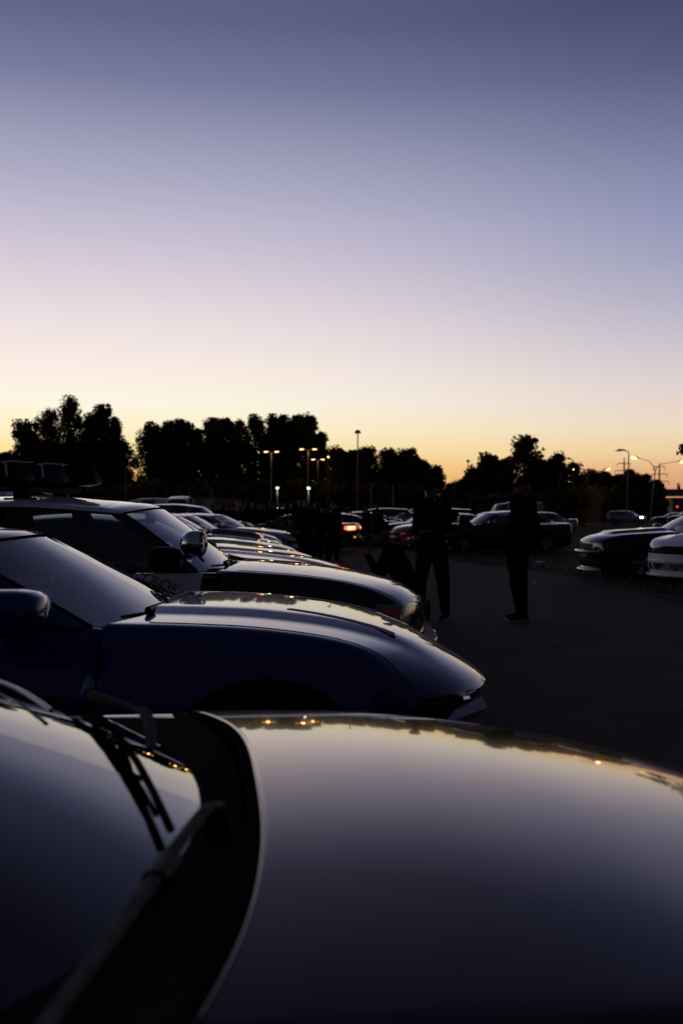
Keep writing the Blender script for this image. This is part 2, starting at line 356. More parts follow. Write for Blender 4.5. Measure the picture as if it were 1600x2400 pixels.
def greenhouse(q, root, paintm, glassm, sideglass=None, framem=None):
    g = q['gh']; hw = q['hw']
    (wx0, wz0), (wx1, wy1, wz1) = g['ws_base']; (tx0, tz0), (tx1, ty1) = g['ws_top']
    (rx0, rz0), (rx1, ry1) = g['rw_top']; (bx0, bz0), (bx1, by1, bz1) = g['rw_base']
    peak = g['peak']; crown = g.get('crown', .05)
    def zr(x, y, yy): return float(pchip([p[0] for p in sorted([(rx0, rz0), peak, (tx0, tz0)])], [p[1] for p in sorted([(rx0, rz0), peak, (tx0, tz0)])], [x])[0])-crown*(y/yy)**2
    belt = []; roof = []; seg = []
    nW = 8
    for k in range(nW+1):
        u = k/nW; ex = g.get('exp', 2.2); belt.append((wx0+(wx1-wx0)*u**ex, wy1*u, wz0+(wz1-wz0)*u**2)); x = tx0+(tx1-tx0)*u**2.2; roof.append((x, ty1*u, zr(x, ty1*u, ty1))); seg.append('windshield')
    seg[-1] = 'pillar'
    cuts = g['side']                       # list of (fraction, what follows)
    bs, be = Vector((wx1-.05, wy1+.035, wz1+.005)), Vector((bx1+.05, by1+.03, bz1)); ts, te = (tx1-.07, ty1+.035), (rx1+.06, ry1+.03)
    fr = []
    for j, (f, w) in enumerate(cuts):
        f2 = cuts[j+1][0] if j+1 < len(cuts) else 1.0
        k = max(1, int((f2-f)*9)) if w.startswith('glass') else 1
        for a in range(k): fr.append((f+(f2-f)*a/k, w))
    fr.append((1.0, 'pillar'))
    bow = g.get('bow', .035)
    for f, w in fr:
        p = bs.lerp(be, f); b = bow*4*f*(1-f); fz = g.get('belt_rise', 0)*math.sin(math.pi*f); belt.append((p.x, p.y+b, p.z+fz))
        x = ts[0]+(te[0]-ts[0])*f; y = ts[1]+(te[1]-ts[1])*f+b*.8; roof.append((x, y, zr(x, y, max(y, .3)))); seg.append(w)
    for k in range(nW+1):
        u = 1-k/nW; belt.append((bx0+(bx1-bx0)*u**2.2, by1*u, bz0+(bz1-bz0)*u**2)); x = rx0+(rx1-rx0)*u**2.2; roof.append((x, ry1*u, zr(x, ry1*u, ry1))); seg.append('rear_window')
    n = len(belt); A = np.array(belt); T = np.array(roof)
    tan = np.gradient(A+T, axis=0); tan /= np.linalg.norm(tan, axis=1)[:, None]+1e-9
    up = T-A; nr = np.cross(up, tan); nr /= np.linalg.norm(nr, axis=1)[:, None]+1e-9
    if nr[0][0] < 0: nr = -nr
    bul = np.array([g.get('bulge', .03)]*n)
    ins = np.array([(-tan[i][1], tan[i][0], 0) for i in range(n)]);
    if ins[0][0] > 0: ins = -ins
    tt = [0, .035, .1, .25, .45, .65, .8, .88, .925]
    ring = []
    for i in range(n):
        col = [A[i]*(1-t)+T[i]*t+nr[i]*bul[i]*4*t*(1-t) for t in tt]
        P = col[-1]; Q = T[i]+ins[i]*.075; Q[2] = zr(Q[0], min(abs(Q[1]), 1), max(abs(T[i][1]), ty1*.95)) if True else 0
        if seg[i] == 'windshield' or i == nW or seg[i] == 'rear_window': Q[2] = zr(Q[0], abs(T[i][1])*.93, ty1)
        C = T[i]
        for t in (.25, .5, .75, 1): col.append(P*(1-t)**2+C*2*t*(1-t)+Q*t*t)
        ring.append(col)
    m = len(ring[0]); parts = {}
    def quad(key, a, b, c, d): parts.setdefault(key, MB()).add([a, b, c, d], [(0, 1, 2, 3)])
    for sgn in (1, -1):
        mir = lambda v: (v[0], v[1]*sgn, v[2])
        for i in range(n-1):
            s = seg[i] if seg[i] != 'rear_window' or i < n-1 else 'pillar'
            for k in range(m-1):
                gl = 1 <= k <= 6
                key = 'roof'
                if s == 'windshield' and k <= 7: key = 'windshield'
                elif s == 'rear_window' and k <= 6: key = 'rear_window'
                elif s.startswith('glass') and gl: key = f'{s}|{sgn}'
                elif k <= 7 and s not in ('windshield', 'rear_window'): key = f'window_frame|{sgn}'
                quad(key, mir(ring[i][k]), mir(ring[i+1][k]), mir(ring[i+1][k+1]), mir(ring[i][k+1]))
    K = 10
    for i in range(n-1):
        a, b = ring[i][-1], ring[i+1][-1]
        for k in range(K):
            t0, t1 = -1+2*k/K, -1+2*(k+1)/K
            def pt(v, t):
                z = v[2]+(zr(v[0], 0, 1)-v[2])*(1-t*t); return (v[0], v[1]*t, z)
            quad('roof', pt(a, t0), pt(b, t0), pt(b, t1), pt(a, t1))
    out = {}
    for key, mb in parts.items():
        if key == 'roof': out['roof'] = mb.obj('roof', paintm, root, 40)
        elif key in ('windshield', 'rear_window'): out[key] = mb.obj(key, glassm if key == 'windshield' else (sideglass or glassm), root, 60)
        elif key.startswith('window_frame'): out[key] = mb.obj('window_frame', framem or paintm, root, 40)
        else: out[key] = mb.obj('side_window', sideglass or glassm, root, 60)
    q['_ring'] = ring; q['_seg'] = seg; q['_nW'] = nW
    # rubber seal round the windscreen
    sl = MB()
    for sgn in (1, -1):
        sl.tube([(ring[nW][k][0], ring[nW][k][1]*sgn, ring[nW][k][2]) for k in range(0, 9)], .009, 6)
    sl.tube([(ring[i][8][0], ring[i][8][1]*s, ring[i][8][2]) for s, rg in ((-1, range(nW, -1, -1)), (1, range(1, nW+1))) for i in rg], .008, 6)
    sl.obj('windscreen_seal', RUBBER, out['windshield'], 60)
    return out
WHEELS = {}
def wheel_meshes(r, spokes, rimmat):
    key = (r, spokes, rimmat.name)
    if key in WHEELS: return WHEELS[key]
    t = MB(); w = .115
    t.lathe([(r*.70, -w), (r*.93, -w), (r*.985, -w*.8), (r, -w*.3), (r, w*.3), (r*.985, w*.8), (r*.93, w), (r*.70, w), (r*.68, 0), (r*.70, -w)], (0, 0, 0), 'y', 32)
    m = MB(); m.lathe([(r*.72, w*.9), (r*.70, w*1.0), (r*.66, w*.8), (r*.64, -w*.2), (r*.66, -w*.9)], (0, 0, 0), 'y', 32)
    m.lathe([(0, w*.75), (r*.13, w*.75), (r*.16, w*.45), (0, w*.45)], (0, 0, 0), 'y', 16)
    for k in range(spokes):
        a = 2*math.pi*k/spokes; ca, sa = math.cos(a), math.sin(a)
        for d in ((-.10, .10) if spokes <= 6 else (0,)):
            m.tube([(ca*r*.1, w*.6, sa*r*.1), (math.cos(a+d)*r*.40, w*.72, math.sin(a+d)*r*.40), (math.cos(a+d)*r*.68, w*.78, math.sin(a+d)*r*.68)], [r*.055, r*.045, r*.05], 6, 0)
    b = MB(); b.lathe([(0, -.02), (r*.5, -.02), (r*.5, .01), (0, .01)], (0, 0, 0), 'y', 24)
    WHEELS[key] = (t.mesh('wheel', RUBBER), m.mesh('rim', rimmat), b.mesh('brake_disc', DULLMETAL)); return WHEELS[key]
def add_wheels(q, root, spokes=5, rimmat=None):
    xf, xr, r, tr = q['wheels']
    for x in (xf, xr):
        for s in (-1, 1):
            t, m, b = wheel_meshes(r, spokes, rimmat or ALLOY)
            w = link('wheel', t, root); w.location = (x, s*(tr-.0), r)
            if s < 0: w.rotation_euler = (0, 0, math.pi)
            link('rim', m, w); link('brake_disc', b, w)
class Surf:
    def __init__(s, me): s.t = BVHTree.FromPolygons([v.co[:] for v in me.vertices], [p.vertices[:] for p in me.polygons])
    def hit(s, p, d):
        h = s.t.ray_cast(Vector(p), Vector(d)); return h[0], h[1]
    def patch(s, cs, view, n=8, m=4, off=.006, th=.02, side=1):
        """4 corners in 2-D (front/rear: y,z; side: x,z; top: x,y) -> a thin raised panel lying on the body"""
        d = {'front': Vector((-1, 0, 0)), 'rear': Vector((1, 0, 0)), 'side': Vector((0, -side, 0)), 'top': Vector((0, 0, -1))}[view]
        cs = [Vector(c) for c in cs]; P = []; Q = []
        for i in range(n+1):
            for j in range(m+1):
                u, v = i/n, j/m; c = cs[0].lerp(cs[1], u).lerp(cs[3].lerp(cs[2], u), v)
                o = {'front': Vector((3, c.x, c.y)), 'rear': Vector((-9, c.x, c.y)), 'side': Vector((c.x, 3*side, c.y)), 'top': Vector((c.x, c.y, 3))}[view]
                h, nn = s.hit(o, d)
                if h is None:
                    h = P[-1]-d*off if P else o+d*3; nn = -d
                if nn.dot(d) > 0: nn = -nn
                e = min(u, 1-u, v, 1-v); P.append(h-d*off); Q.append(h+d*th)
        mb = MB(); mb.add(P+Q, [])
        b0 = (n+1)*(m+1); ix = lambda i, j: i*(m+1)+j
        for i in range(n):
            for j in range(m): mb.f.append((ix(i, j), ix(i+1, j), ix(i+1, j+1), ix(i, j+1))); mb.m.append(0)
        ed = [ix(i, 0) for i in range(n+1)]+[ix(n, j) for j in range(1, m+1)]+[ix(i, m) for i in range(n-1, -1, -1)]+[ix(0, j) for j in range(m-1, 0, -1)]
        for k in range(len(ed)):
            a, b = ed[k], ed[(k+1) % len(ed)]; mb.f.append((a, b, b+b0, a+b0)); mb.m.append(0)
        return mb
    def line(s, pts, view, r=.0035, side=1, n=10):
        d = {'front': Vector((-1, 0, 0)), 'side': Vector((0, -side, 0)), 'top': Vector((0, 0, -1)), 'rear': Vector((1, 0, 0))}[view]; out = []
        for a, b in zip(pts[:-1], pts[1:]):
            for k in range(n+1):
                c = Vector(a).lerp(Vector(b), k/n)
                o = {'front': Vector((3, c.x, c.y)), 'side': Vector((c.x, 3*side, c.y)), 'top': Vector((c.x, c.y, 3)), 'rear': Vector((-9, c.x, c.y))}[view]
                h, nn = s.hit(o, d)
                if h is not None and (not out or (h-out[-1]).length > .004): out.append(h)
        mb = MB()
        if len(out) > 1: mb.tube(out, r, 6)
        return mb
def build_car(name, q, pm, pos, rz, label, group=None, hero=False, mats=None, cat='car', spokes=5, rim=None, doorm=None, roofm=None, sideglass=None, cabin=False):
    root = empty(name, (0, 0, 0)); tag(root, label, cat, group)
    doors = q.get('doors', [])
    dm = doorm or pm
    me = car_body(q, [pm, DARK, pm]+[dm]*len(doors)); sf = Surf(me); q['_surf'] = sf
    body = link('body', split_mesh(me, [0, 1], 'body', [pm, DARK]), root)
    if 'bonnet_x' in q and not q.get('no_bonnet'): q['_bonnet'] = link('bonnet', split_mesh(me, [2], 'bonnet', [pm]), root)
    for j in range(len(doors)):
        dme = split_mesh(me, [3+j], 'door', [dm])
        for s in (-1, 1):                       # one mesh per door
            keep = [p for p in dme.polygons if p.center.y*s > 0]
            vs = {}; V = []; F = []; NR = []
            for p in keep:
                f = []
                for li in p.loop_indices:
                    v = dme.loops[li].vertex_index
                    if v not in vs: vs[v] = len(V); V.append(dme.vertices[v].co[:])
                    f.append(vs[v]); NR.append(dme.corner_normals[li].vector[:])
                F.append(f)
            dd = bpy.data.meshes.new('door'); dd.from_pydata(V, [], F); dd.materials.append(dm); dd.polygons.foreach_set('use_smooth', [True]*len(F))
            if NR: dd.normals_split_custom_set(NR)
            do = link('door', dd, root); q.setdefault('_doors', {})[(j, s)] = do
            x0, x1 = doors[j]; zt = q['belt'][0]-.03
            for xx in (x0, x1): sf.line([(xx, zt), (xx, .30)], 'side', .004, s, 14).obj('door_seam', DARK, do, 60)
            h = MB(); zz = q['belt'][0]-.13; pA, _ = sf.hit((x0+.10, 3*s, zz), (0, -s, 0)); pB, _ = sf.hit((x0+.30, 3*s, zz), (0, -s, 0))
            if pA is not None and pB is not None:
                o3 = Vector((0, .028*s, 0)); h.tube([pA, pA+o3, pB+o3, pB], .013, 8); h.obj('door_handle', dm, do, 60)
    greenhouse(q, root, roofm or pm, GLASS, sideglass, pm)
    if q.get('wheels'): add_wheels(q, root, spokes, rim)
    # lamps, grille, plates (each lies on the body)
    for nm, m, cs, view, kw in q.get('patches', []):
        kw = dict(kw); both = kw.pop('both', False); sub = kw.pop('sub', None)
        for s in ((1, -1) if both else (1,)):
            cc = [(-c[0], c[1]) if s < 0 and view in ('front', 'rear') else ((c[0], -c[1]) if s < 0 and view == 'top' else c) for c in cs]
            p = sf.patch(cc, view, side=(s if both else kw.get('side', 1)), **{k: v for k, v in kw.items() if k != 'side'})
            po = p.obj(nm, m, root, 50)
    # mirrors
    if 'mirror' in q:
        mx, my, mz, sx, sy, sz = q['mirror']
        for s in (1, -1):
            if s > 0 and 'far_mirror' in q: mx, my, mz = q['far_mirror']
            else: mx, my, mz = q['mirror'][:3]
            mb = MB(); mb.ball((mx, my*s, mz), (sx, sy, sz), 18, pw=.62); mb.tube([(mx+.02, (my-.22)*s, mz-.05), (mx, my*s, mz-.03)], [.03, .035], 8)
            mo = mb.obj('mirror', q.get('mirror_mat', pm), root, 60)
            gl = MB(); gl.ball((mx-sx*.55, my*s, mz), (sx*.5, sy*.86, sz*.82), 12); gl.obj('mirror_glass', CHROME, mo, 60)
    # wipers
    if not q.get('no_wipers'):
        ring = q['_ring']; nW = q['_nW']
        for y0, y1 in ((.05, .55), (-.60, -.08)):
            def base(y, k=1):
                i = min(nW, int(round(abs(y)/q['gh']['ws_base'][1][1]*nW))); v = Vector(ring[i][k]); v.y = y; v.z += .015; v.x += .012; return v
            mb = MB(); a = base(y0*.9, 0); a.x += .05; b = base(y1, 1); mb.tube([a, a+Vector((-.02, .02, .035)), b+Vector((0, -.2, .03)), b], [.018, .014, .008, .006], 6)
            mb.tube([base(y0, 1), base((y0+y1)/2, 1), b], .008, 6); mb.obj('wiper', PLASTIC, root, 50)
    # seats, steering wheel
    if hero or cabin or q.get('cabin'):
        bz = q['belt'][0]; xs = q['hood'][0][0]-1.35
        for s in (1, -1):
            sm = MB(); sm.box((xs-.05, .38*s, bz-.28), (.5, .48, .14)); sm.box((xs-.30, .38*s, bz-.06), (.13, .46, .54), 0, Matrix.Rotation(R(-14), 3, 'Y'))
            so = sm.obj('seat', CABIN, root, 30); hr = MB(); hr.box((xs-.41, .38*s, bz+.24), (.09, .24, .13), 0, Matrix.Rotation(R(-10), 3, 'Y')); hr.tube([(xs-.38, .38*s-.05, bz+.12), (xs-.40, .38*s-.05, bz+.2)], .008); hr.obj('headrest', CABIN, so, 30)
        w = MB(); cc = Vector((xs+.42, .38, bz+.0)); pts = []
        for k in range(25):
            a = 2*math.pi*k/24; pts.append(cc+Matrix.Rotation(R(65), 3, 'Y') @ Vector((math.cos(a)*.18, math.sin(a)*.18, 0)))
        w.tube(pts, .014, 6); w.tube([cc, cc+Vector((.25, 0, -.1))], .03, 6); w.obj('steering_wheel', CABIN, root, 60)
    if not q.get('no_rearview'):
        g = q['gh']; (tx0, tz0), _ = g['ws_top']; mv = MB(); mv.box((tx0-.02, 0, tz0-.10), (.03, .22, .065)); mv.tube([(tx0-.01, 0, tz0-.09), (tx0+.0, 0, tz0-.02)], .01); mv.obj('rear_view_mirror', CABIN, root, 30)
    root.location = pos; root.rotation_euler = (0, 0, rz)
    return root
def generic(kind='coupe', **kw):
    if kind == 'coupe':
        q = dict(L=4.78, hw=.93, zb=.17, hood=[(-1.42, 1.00, .972, .80), (-.9, .957, .937, .80), (-.5, .90, .878, .78), (-.22, .82, .79, .735), (-.06, .71, .685, .69)], bonnet_x=-.22, deck_x=-4.05, deck_z=1.02, belt=(.972, 1.0),
                 wheels=(-.95, -3.70, .345, .80), doors=[(-2.95, -1.62)], mirror=(-1.78, 1.00, 1.03, .09, .12, .075),
                 gh=dict(ws_base=((-1.46, .935), (-1.62, .74, .972)), ws_top=((-2.12, 1.325), (-2.24, .56)), peak=(-2.75, 1.365), rw_top=((-3.15, 1.345), (-3.12, .54)), rw_base=((-4.02, 1.0), (-3.95, .66, 1.01)),
                         side=[(0, 'pillar'), (.05, 'glass1'), (.60, 'pillar'), (.64, 'glass2'), (.86, 'pillar')]))
        q['patches'] = [('headlight', LENS, [(.46, .60), (.82, .62), (.82, .73), (.46, .70)], 'front', dict(both=True, n=8, m=3)), ('grille', PLASTIC, [(-.42, .54), (.42, .54), (.42, .68), (-.42, .68)], 'front', dict(n=10, m=3)),
                        ('lower_grille', PLASTIC, [(-.5, .32), (.5, .32), (.5, .42), (-.5, .42)], 'front', dict(n=10, m=2)), ('number_plate', PLATEW, [(-.26, .44), (.26, .44), (.26, .52), (-.26, .52)], 'front', dict(n=6, m=2, off=.015)),
                        ('tail_light', REDLENS, [(.36, .80), (.80, .78), (.80, .88), (.36, .90)], 'rear', dict(both=True, n=8, m=3)), ('rear_plate', PLATEW, [(-.26, .55), (.26, .55), (.26, .65), (-.26, .65)], 'rear', dict(n=6, m=2, off=.012))]
    elif kind == 'sedan':
        q = generic('coupe'); q.update(L=4.95, deck_x=-4.30, deck_z=1.04, hood=[(-1.38, 1.02, .985, .80), (-.9, .985, .955, .80), (-.5, .93, .90, .78), (-.22, .85, .815, .745), (-.06, .73, .70, .70)], belt=(.985, 1.02), doors=[(-2.48, -1.60), (-3.35, -2.48)], wheels=(-.92, -3.85, .34, .80))
        q['gh'] = dict(ws_base=((-1.42, .95), (-1.58, .75, .975)), ws_top=((-2.05, 1.385), (-2.16, .58)), peak=(-2.7, 1.45), rw_top=((-3.45, 1.41), (-3.40, .57)), rw_base=((-4.25, 1.02), (-4.15, .68, 1.03)),
                       side=[(0, 'pillar'), (.05, 'glass1'), (.44, 'pillar'), (.48, 'glass2'), (.86, 'pillar')])
    elif kind == 'suv':
        q = generic('sedan'); q.update(L=4.75, hw=.94, zb=.26, deck_x=-4.68, deck_z=1.10, hood=[(-1.15, 1.15, 1.08, .82), (-.8, 1.12, 1.06, .82), (-.4, 1.07, 1.0, .80), (-.2, 1.0, .93, .77), (-.06, .86, .80, .73)], belt=(1.10, 1.14), doors=[(-2.35, -1.45), (-3.3, -2.35)], wheels=(-.88, -3.70, .37, .80), mirror=(-1.6, 1.02, 1.18, .08, .11, .09), bonnet_x=-.2)
        q['gh'] = dict(ws_base=((-1.20, 1.08), (-1.36, .77, 1.10)), ws_top=((-1.85, 1.60), (-1.96, .62)), peak=(-2.8, 1.70), rw_top=((-4.35, 1.64), (-4.33, .60)), rw_base=((-4.66, 1.12), (-4.60, .72, 1.14)), side=[(0, 'pillar'), (.05, 'glass1'), (.36, 'pillar'), (.39, 'glass2'), (.66, 'pillar'), (.69, 'glass3'), (.94, 'pillar')])
        q['patches'] = [('headlight', LENS, [(.46, .78), (.84, .80), (.84, .92), (.46, .90)], 'front', dict(both=True, n=8, m=3)), ('grille', PLASTIC, [(-.42, .66), (.42, .66), (.42, .86), (-.42, .86)], 'front', dict(n=10, m=3)),
                        ('number_plate', PLATEW, [(-.26, .48), (.26, .48), (.26, .58), (-.26, .58)], 'front', dict(n=6, m=2, off=.012)), ('tail_light', REDLENS, [(.60, .85), (.80, .85), (.80, 1.04), (.60, 1.04)], 'rear', dict(both=True, n=4, m=5))]
    elif kind == 'van':
        q = generic('suv'); q.update(L=5.3, hw=.98, deck_x=-5.23, deck_z=1.15, hood=[(-.85, 1.22, 1.15, .84), (-.6, 1.18, 1.12, .84), (-.3, 1.10, 1.03, .82), (-.06, .92, .86, .76)], bonnet_x=-.3, belt=(1.18, 1.2), doors=[(-1.9, -1.0)], wheels=(-.95, -4.0, .36, .83), mirror=(-1.15, 1.12, 1.35, .07, .10, .15))
        q['gh'] = dict(ws_base=((-.90, 1.16), (-1.02, .80, 1.18)), ws_top=((-1.45, 2.10), (-1.52, .70)), peak=(-3.0, 2.30), rw_top=((-5.1, 2.25), (-5.08, .72)), rw_base=((-5.2, 1.2), (-5.18, .80, 1.2)), bulge=.02, side=[(0, 'pillar'), (.05, 'glass1'), (.22, 'pillar'), (.30, 'glass2'), (.58, 'pillar')])
    q.update(kw); return q
# ------------------------------------------------------------------ ground
def sheet(name, poly, z, m, sub=1):
    mb = MB(); mb.add([(x, y, z) for x, y in poly], [tuple(range(len(poly)))]); o = mb.obj(name, m, None, 0); o['kind'] = 'structure'; return o
ASPHALT = mat('asphalt', (.044, .042, .043), .9, noise=(1.3, .35), bump=(55, .7, .02), spec=.08)
GRASSG = mat('grass_ground', (.030, .034, .018), .95, noise=(.9, .45), bump=(30, .8, .05), spec=.1)
ROADM = mat('road_asphalt', (.05, .048, .048), .7, noise=(.4, .25), bump=(25, .4, .02))
PAINTW = mat('road_paint', (.55, .55, .52), .7, noise=(8, .3))
DIRT = mat('dry_ground', (.045, .040, .032), .95, noise=(.25, .4), bump=(14, .5, .05), spec=.1)
sheet('ground', [(-900, -300), (900, -300), (900, 1500), (-900, 1500)], -.02, DIRT)
lot = [(-60, -30), (9, -30), (6.4, 8), (5.2, 14.6), (5.35, 19), (5.1, 22.3), (4.5, 24.5), (3.7, 26.5), (3.1, 29.5), (2.8, 33), (2.9, 60), (3.2, 96), (-70, 96)]
sheet('parking_lot', lot, 0.0, ASPHALT)
# the grass beside the lot: uneven ground, with tufts standing on it
gm = MB(); gx = np.linspace(2.6, 60, 70); gy = np.linspace(-8, 118, 110); ed = np.array(lot)
def edge_x(y):
    e = [(9, -30), (6.4, 8), (5.2, 14.6), (5.35, 19), (5.1, 22.3), (4.5, 24.5), (3.7, 26.5), (3.1, 29.5), (2.8, 33), (2.9, 60), (3.2, 96), (3.2, 130)]
    return float(np.interp(y, [p[1] for p in e], [p[0] for p in e]))
for j, y in enumerate(gy):
    x0 = edge_x(y)
    for i in range(70):
        f = i/69; x = x0-.12+.1*math.sin(y*3.1)+.06*math.sin(y*7.7)+(f**2)*55
        gm.v.append((x, y, .006+(.022*min(1, f*20)*(1+math.sin(x*2.3+y*1.7)*.5+math.sin(x*5.1-y*3.9)*.5))))
for j in range(len(gy)-1):
    for i in range(69): gm.f.append((j*70+i, j*70+i+1, (j+1)*70+i+1, (j+1)*70+i)); gm.m.append(0)
go = gm.obj('grass_field', GRASSG, None, 180); go['kind'] = 'structure'
def leafmesh(name, P, size, m, squash=1.0, stretch=1.0, droop=None):
    """one small four-cornered leaf clump at every point of P"""
    n = len(P); a = rng.normal(size=(n, 3)); a /= np.linalg.norm(a, axis=1)[:, None]; b = rng.normal(size=(n, 3)); b -= (a*b).sum(1)[:, None]*a; b /= np.linalg.norm(b, axis=1)[:, None]
    if droop is not None: a[:, 2] = a[:, 2]*.4+droop; a /= np.linalg.norm(a, axis=1)[:, None]
    s = size*(.55+.9*rng.random(n))[:, None]
    V = np.stack([P-a*s*stretch, P-b*s*.55*squash, P+a*s*stretch, P+b*s*.55*squash], 1).reshape(-1, 3)
    me = bpy.data.meshes.new(name); me.vertices.add(4*n); me.vertices.foreach_set('co', V.ravel()); me.loops.add(4*n); me.loops.foreach_set('vertex_index', np.arange(4*n, dtype=np.int32))
    me.polygons.add(n); me.polygons.foreach_set('loop_start', np.arange(0, 4*n, 4, dtype=np.int32)); me.polygons.foreach_set('loop_total', np.full(n, 4, dtype=np.int32)); me.materials.append(m); me.update(calc_edges=True); return me
GRASSB = mat('grass_blade', (.045, .058, .022), .8, noise=(2, .4))
n = 30000; yy = 7+rng.random(n)**1.6*60; xx = np.array([edge_x(y) for y in yy])+rng.random(n)**1.7*22+rng.normal(size=n)*.10
tf = leafmesh('grass_tufts', np.stack([xx, yy, np.full(n, .05)], 1), .05, GRASSB, .35, 1.0, droop=1.4); tag(link('grass_tufts', tf), kind='stuff')
# road beyond the grass
sheet('road', [(3.6, 128), (260, 168), (260, 182), (3.6, 141)], -.008, ROADM)
sheet('road_marking', [(3.6, 134.3), (260, 174.8), (260, 175.0), (3.6, 134.5)], -.003, PAINTW)
sheet('verge', [(3.6, 119), (260, 150), (260, 168), (3.6, 128)], -.012, mat('verge_grass', (.06, .085, .022), .9, noise=(.6, .4)))

# ------------------------------------------------------------------ trees
LEAF = [mat('foliage_'+a, c, .75, noise=(.5, .5), spec=.2) for a, c in (('deep', (.042, .055, .025)), ('olive', (.055, .058, .028)), ('brown', (.070, .052, .028)))]
for m in LEAF:                                   # thin leaves let the glow behind them through
    t = m.node_tree; b = t.nodes['Principled BSDF']; tl = t.nodes.new('ShaderNodeBsdfTranslucent'); tl.inputs[0].default_value = (.16, .085, .022, 1); mx = t.nodes.new('ShaderNodeMixShader'); mx.inputs[0].default_value = .45
    t.links.new(b.outputs[0], mx.inputs[1]); t.links.new(tl.outputs[0], mx.inputs[2]); t.links.new(mx.outputs[0], t.nodes['Material Output'].inputs['Surface'])
BARK = mat('bark', (.05, .04, .03), .9, noise=(6, .4))
def at(px, Y): return (px-800)/2333*Y
def ht(py, Y): return 1.36+(1203-py)/2333*Y
def tree(px, top, wpx, Y, label, lobes=None, dens=1.0, kind=0, shape='round', low=.12, group='trees along the far edge of the lot', clump=.165, name='tree'):
    X = at(px, Y); H = ht(top, Y)*(1.0 if px < 320 else 1.02); W = wpx/2333*Y/2*1.16
    root = empty(name, (X, Y, 0)); tag(root, label, 'tree', group)
    r2 = np.random.default_rng(abs(int(px*13+top))); tr = MB(); base = H*low; nb = 9 if shape != 'poplar' else 12
    tr.tube([(0, 0, -.1), (.05, 0, H*.3), (.02, .05, H*.65), (0, 0, H*.92)], [H*.018+.08, H*.014+.05, H*.008+.03, .02], 8)
    if shape == 'poplar': prof = lambda f: W*1.02*max(.02, 1-abs(2*f-.84)**2.6/1.6)**.6*(1 if f < .8 else 1-.5*((f-.8)/.2)**2)
    else: prof = lambda f: W*1.08*math.sin(math.pi*min(.98, (.10+.84*f**.9)))**.62
    P = []; cen = []; nc = 46 if shape != 'poplar' else 54; vr = (1.9 if shape == 'poplar' else 1.0)
    for k in range(nc):
        f = (k+r2.random())/nc; f = f**.85; a = r2.random()*6.283; rr = prof(f); q = rr*(.35+.58*r2.random()**.6); s = W*(.17+.17*r2.random())
        z = min(base+(H-base)*f*.97, H-s*vr*.75); cen.append((math.cos(a)*q, math.sin(a)*q, z, s))
    for k in range(5): cen.append((W*.22*r2.normal(), W*.22*r2.normal(), H*(.90+.02*k)-W*.10, W*.12))
    cen.append((0, 0, H-W*.16*vr, W*.13))
    for (cx, cy, cz, s) in cen:
        k = int(dens*(120+80*r2.random())); v = r2.normal(size=(k, 3))*.72; n_ = np.linalg.norm(v, axis=1)[:, None]; v = np.where(n_ > 1.7, v/n_*1.7, v)
        P.append(np.array((cx, cy, cz))+v*np.array((s, s, s*vr)))
    k = int(3200*dens**2); f = r2.random(k); pr = np.array([prof(t) for t in f])*.84*r2.random(k)**.5; a = r2.random(k)*6.283; P.append(np.stack([np.cos(a)*pr, np.sin(a)*pr, base+(H-base)*f*.9], 1))
    for (cx, cy, cz, s) in cen[::5]: tr.tube([(0, 0, max(.3, cz*.55)), (cx*.5, cy*.5, cz*.85), (cx, cy, cz)], [H*.006+.02, .05, .02], 5)
    P = np.concatenate(P); P[:, 2] = np.clip(P[:, 2], .25, H+.3)
    tr.obj('trunk', BARK, root, 60)
    co = link('crown', leafmesh('crown', P, clump*(.8+.4*r2.random())*Y/110, LEAF[kind], .9), root); co['kind'] = 'stuff'
    return root
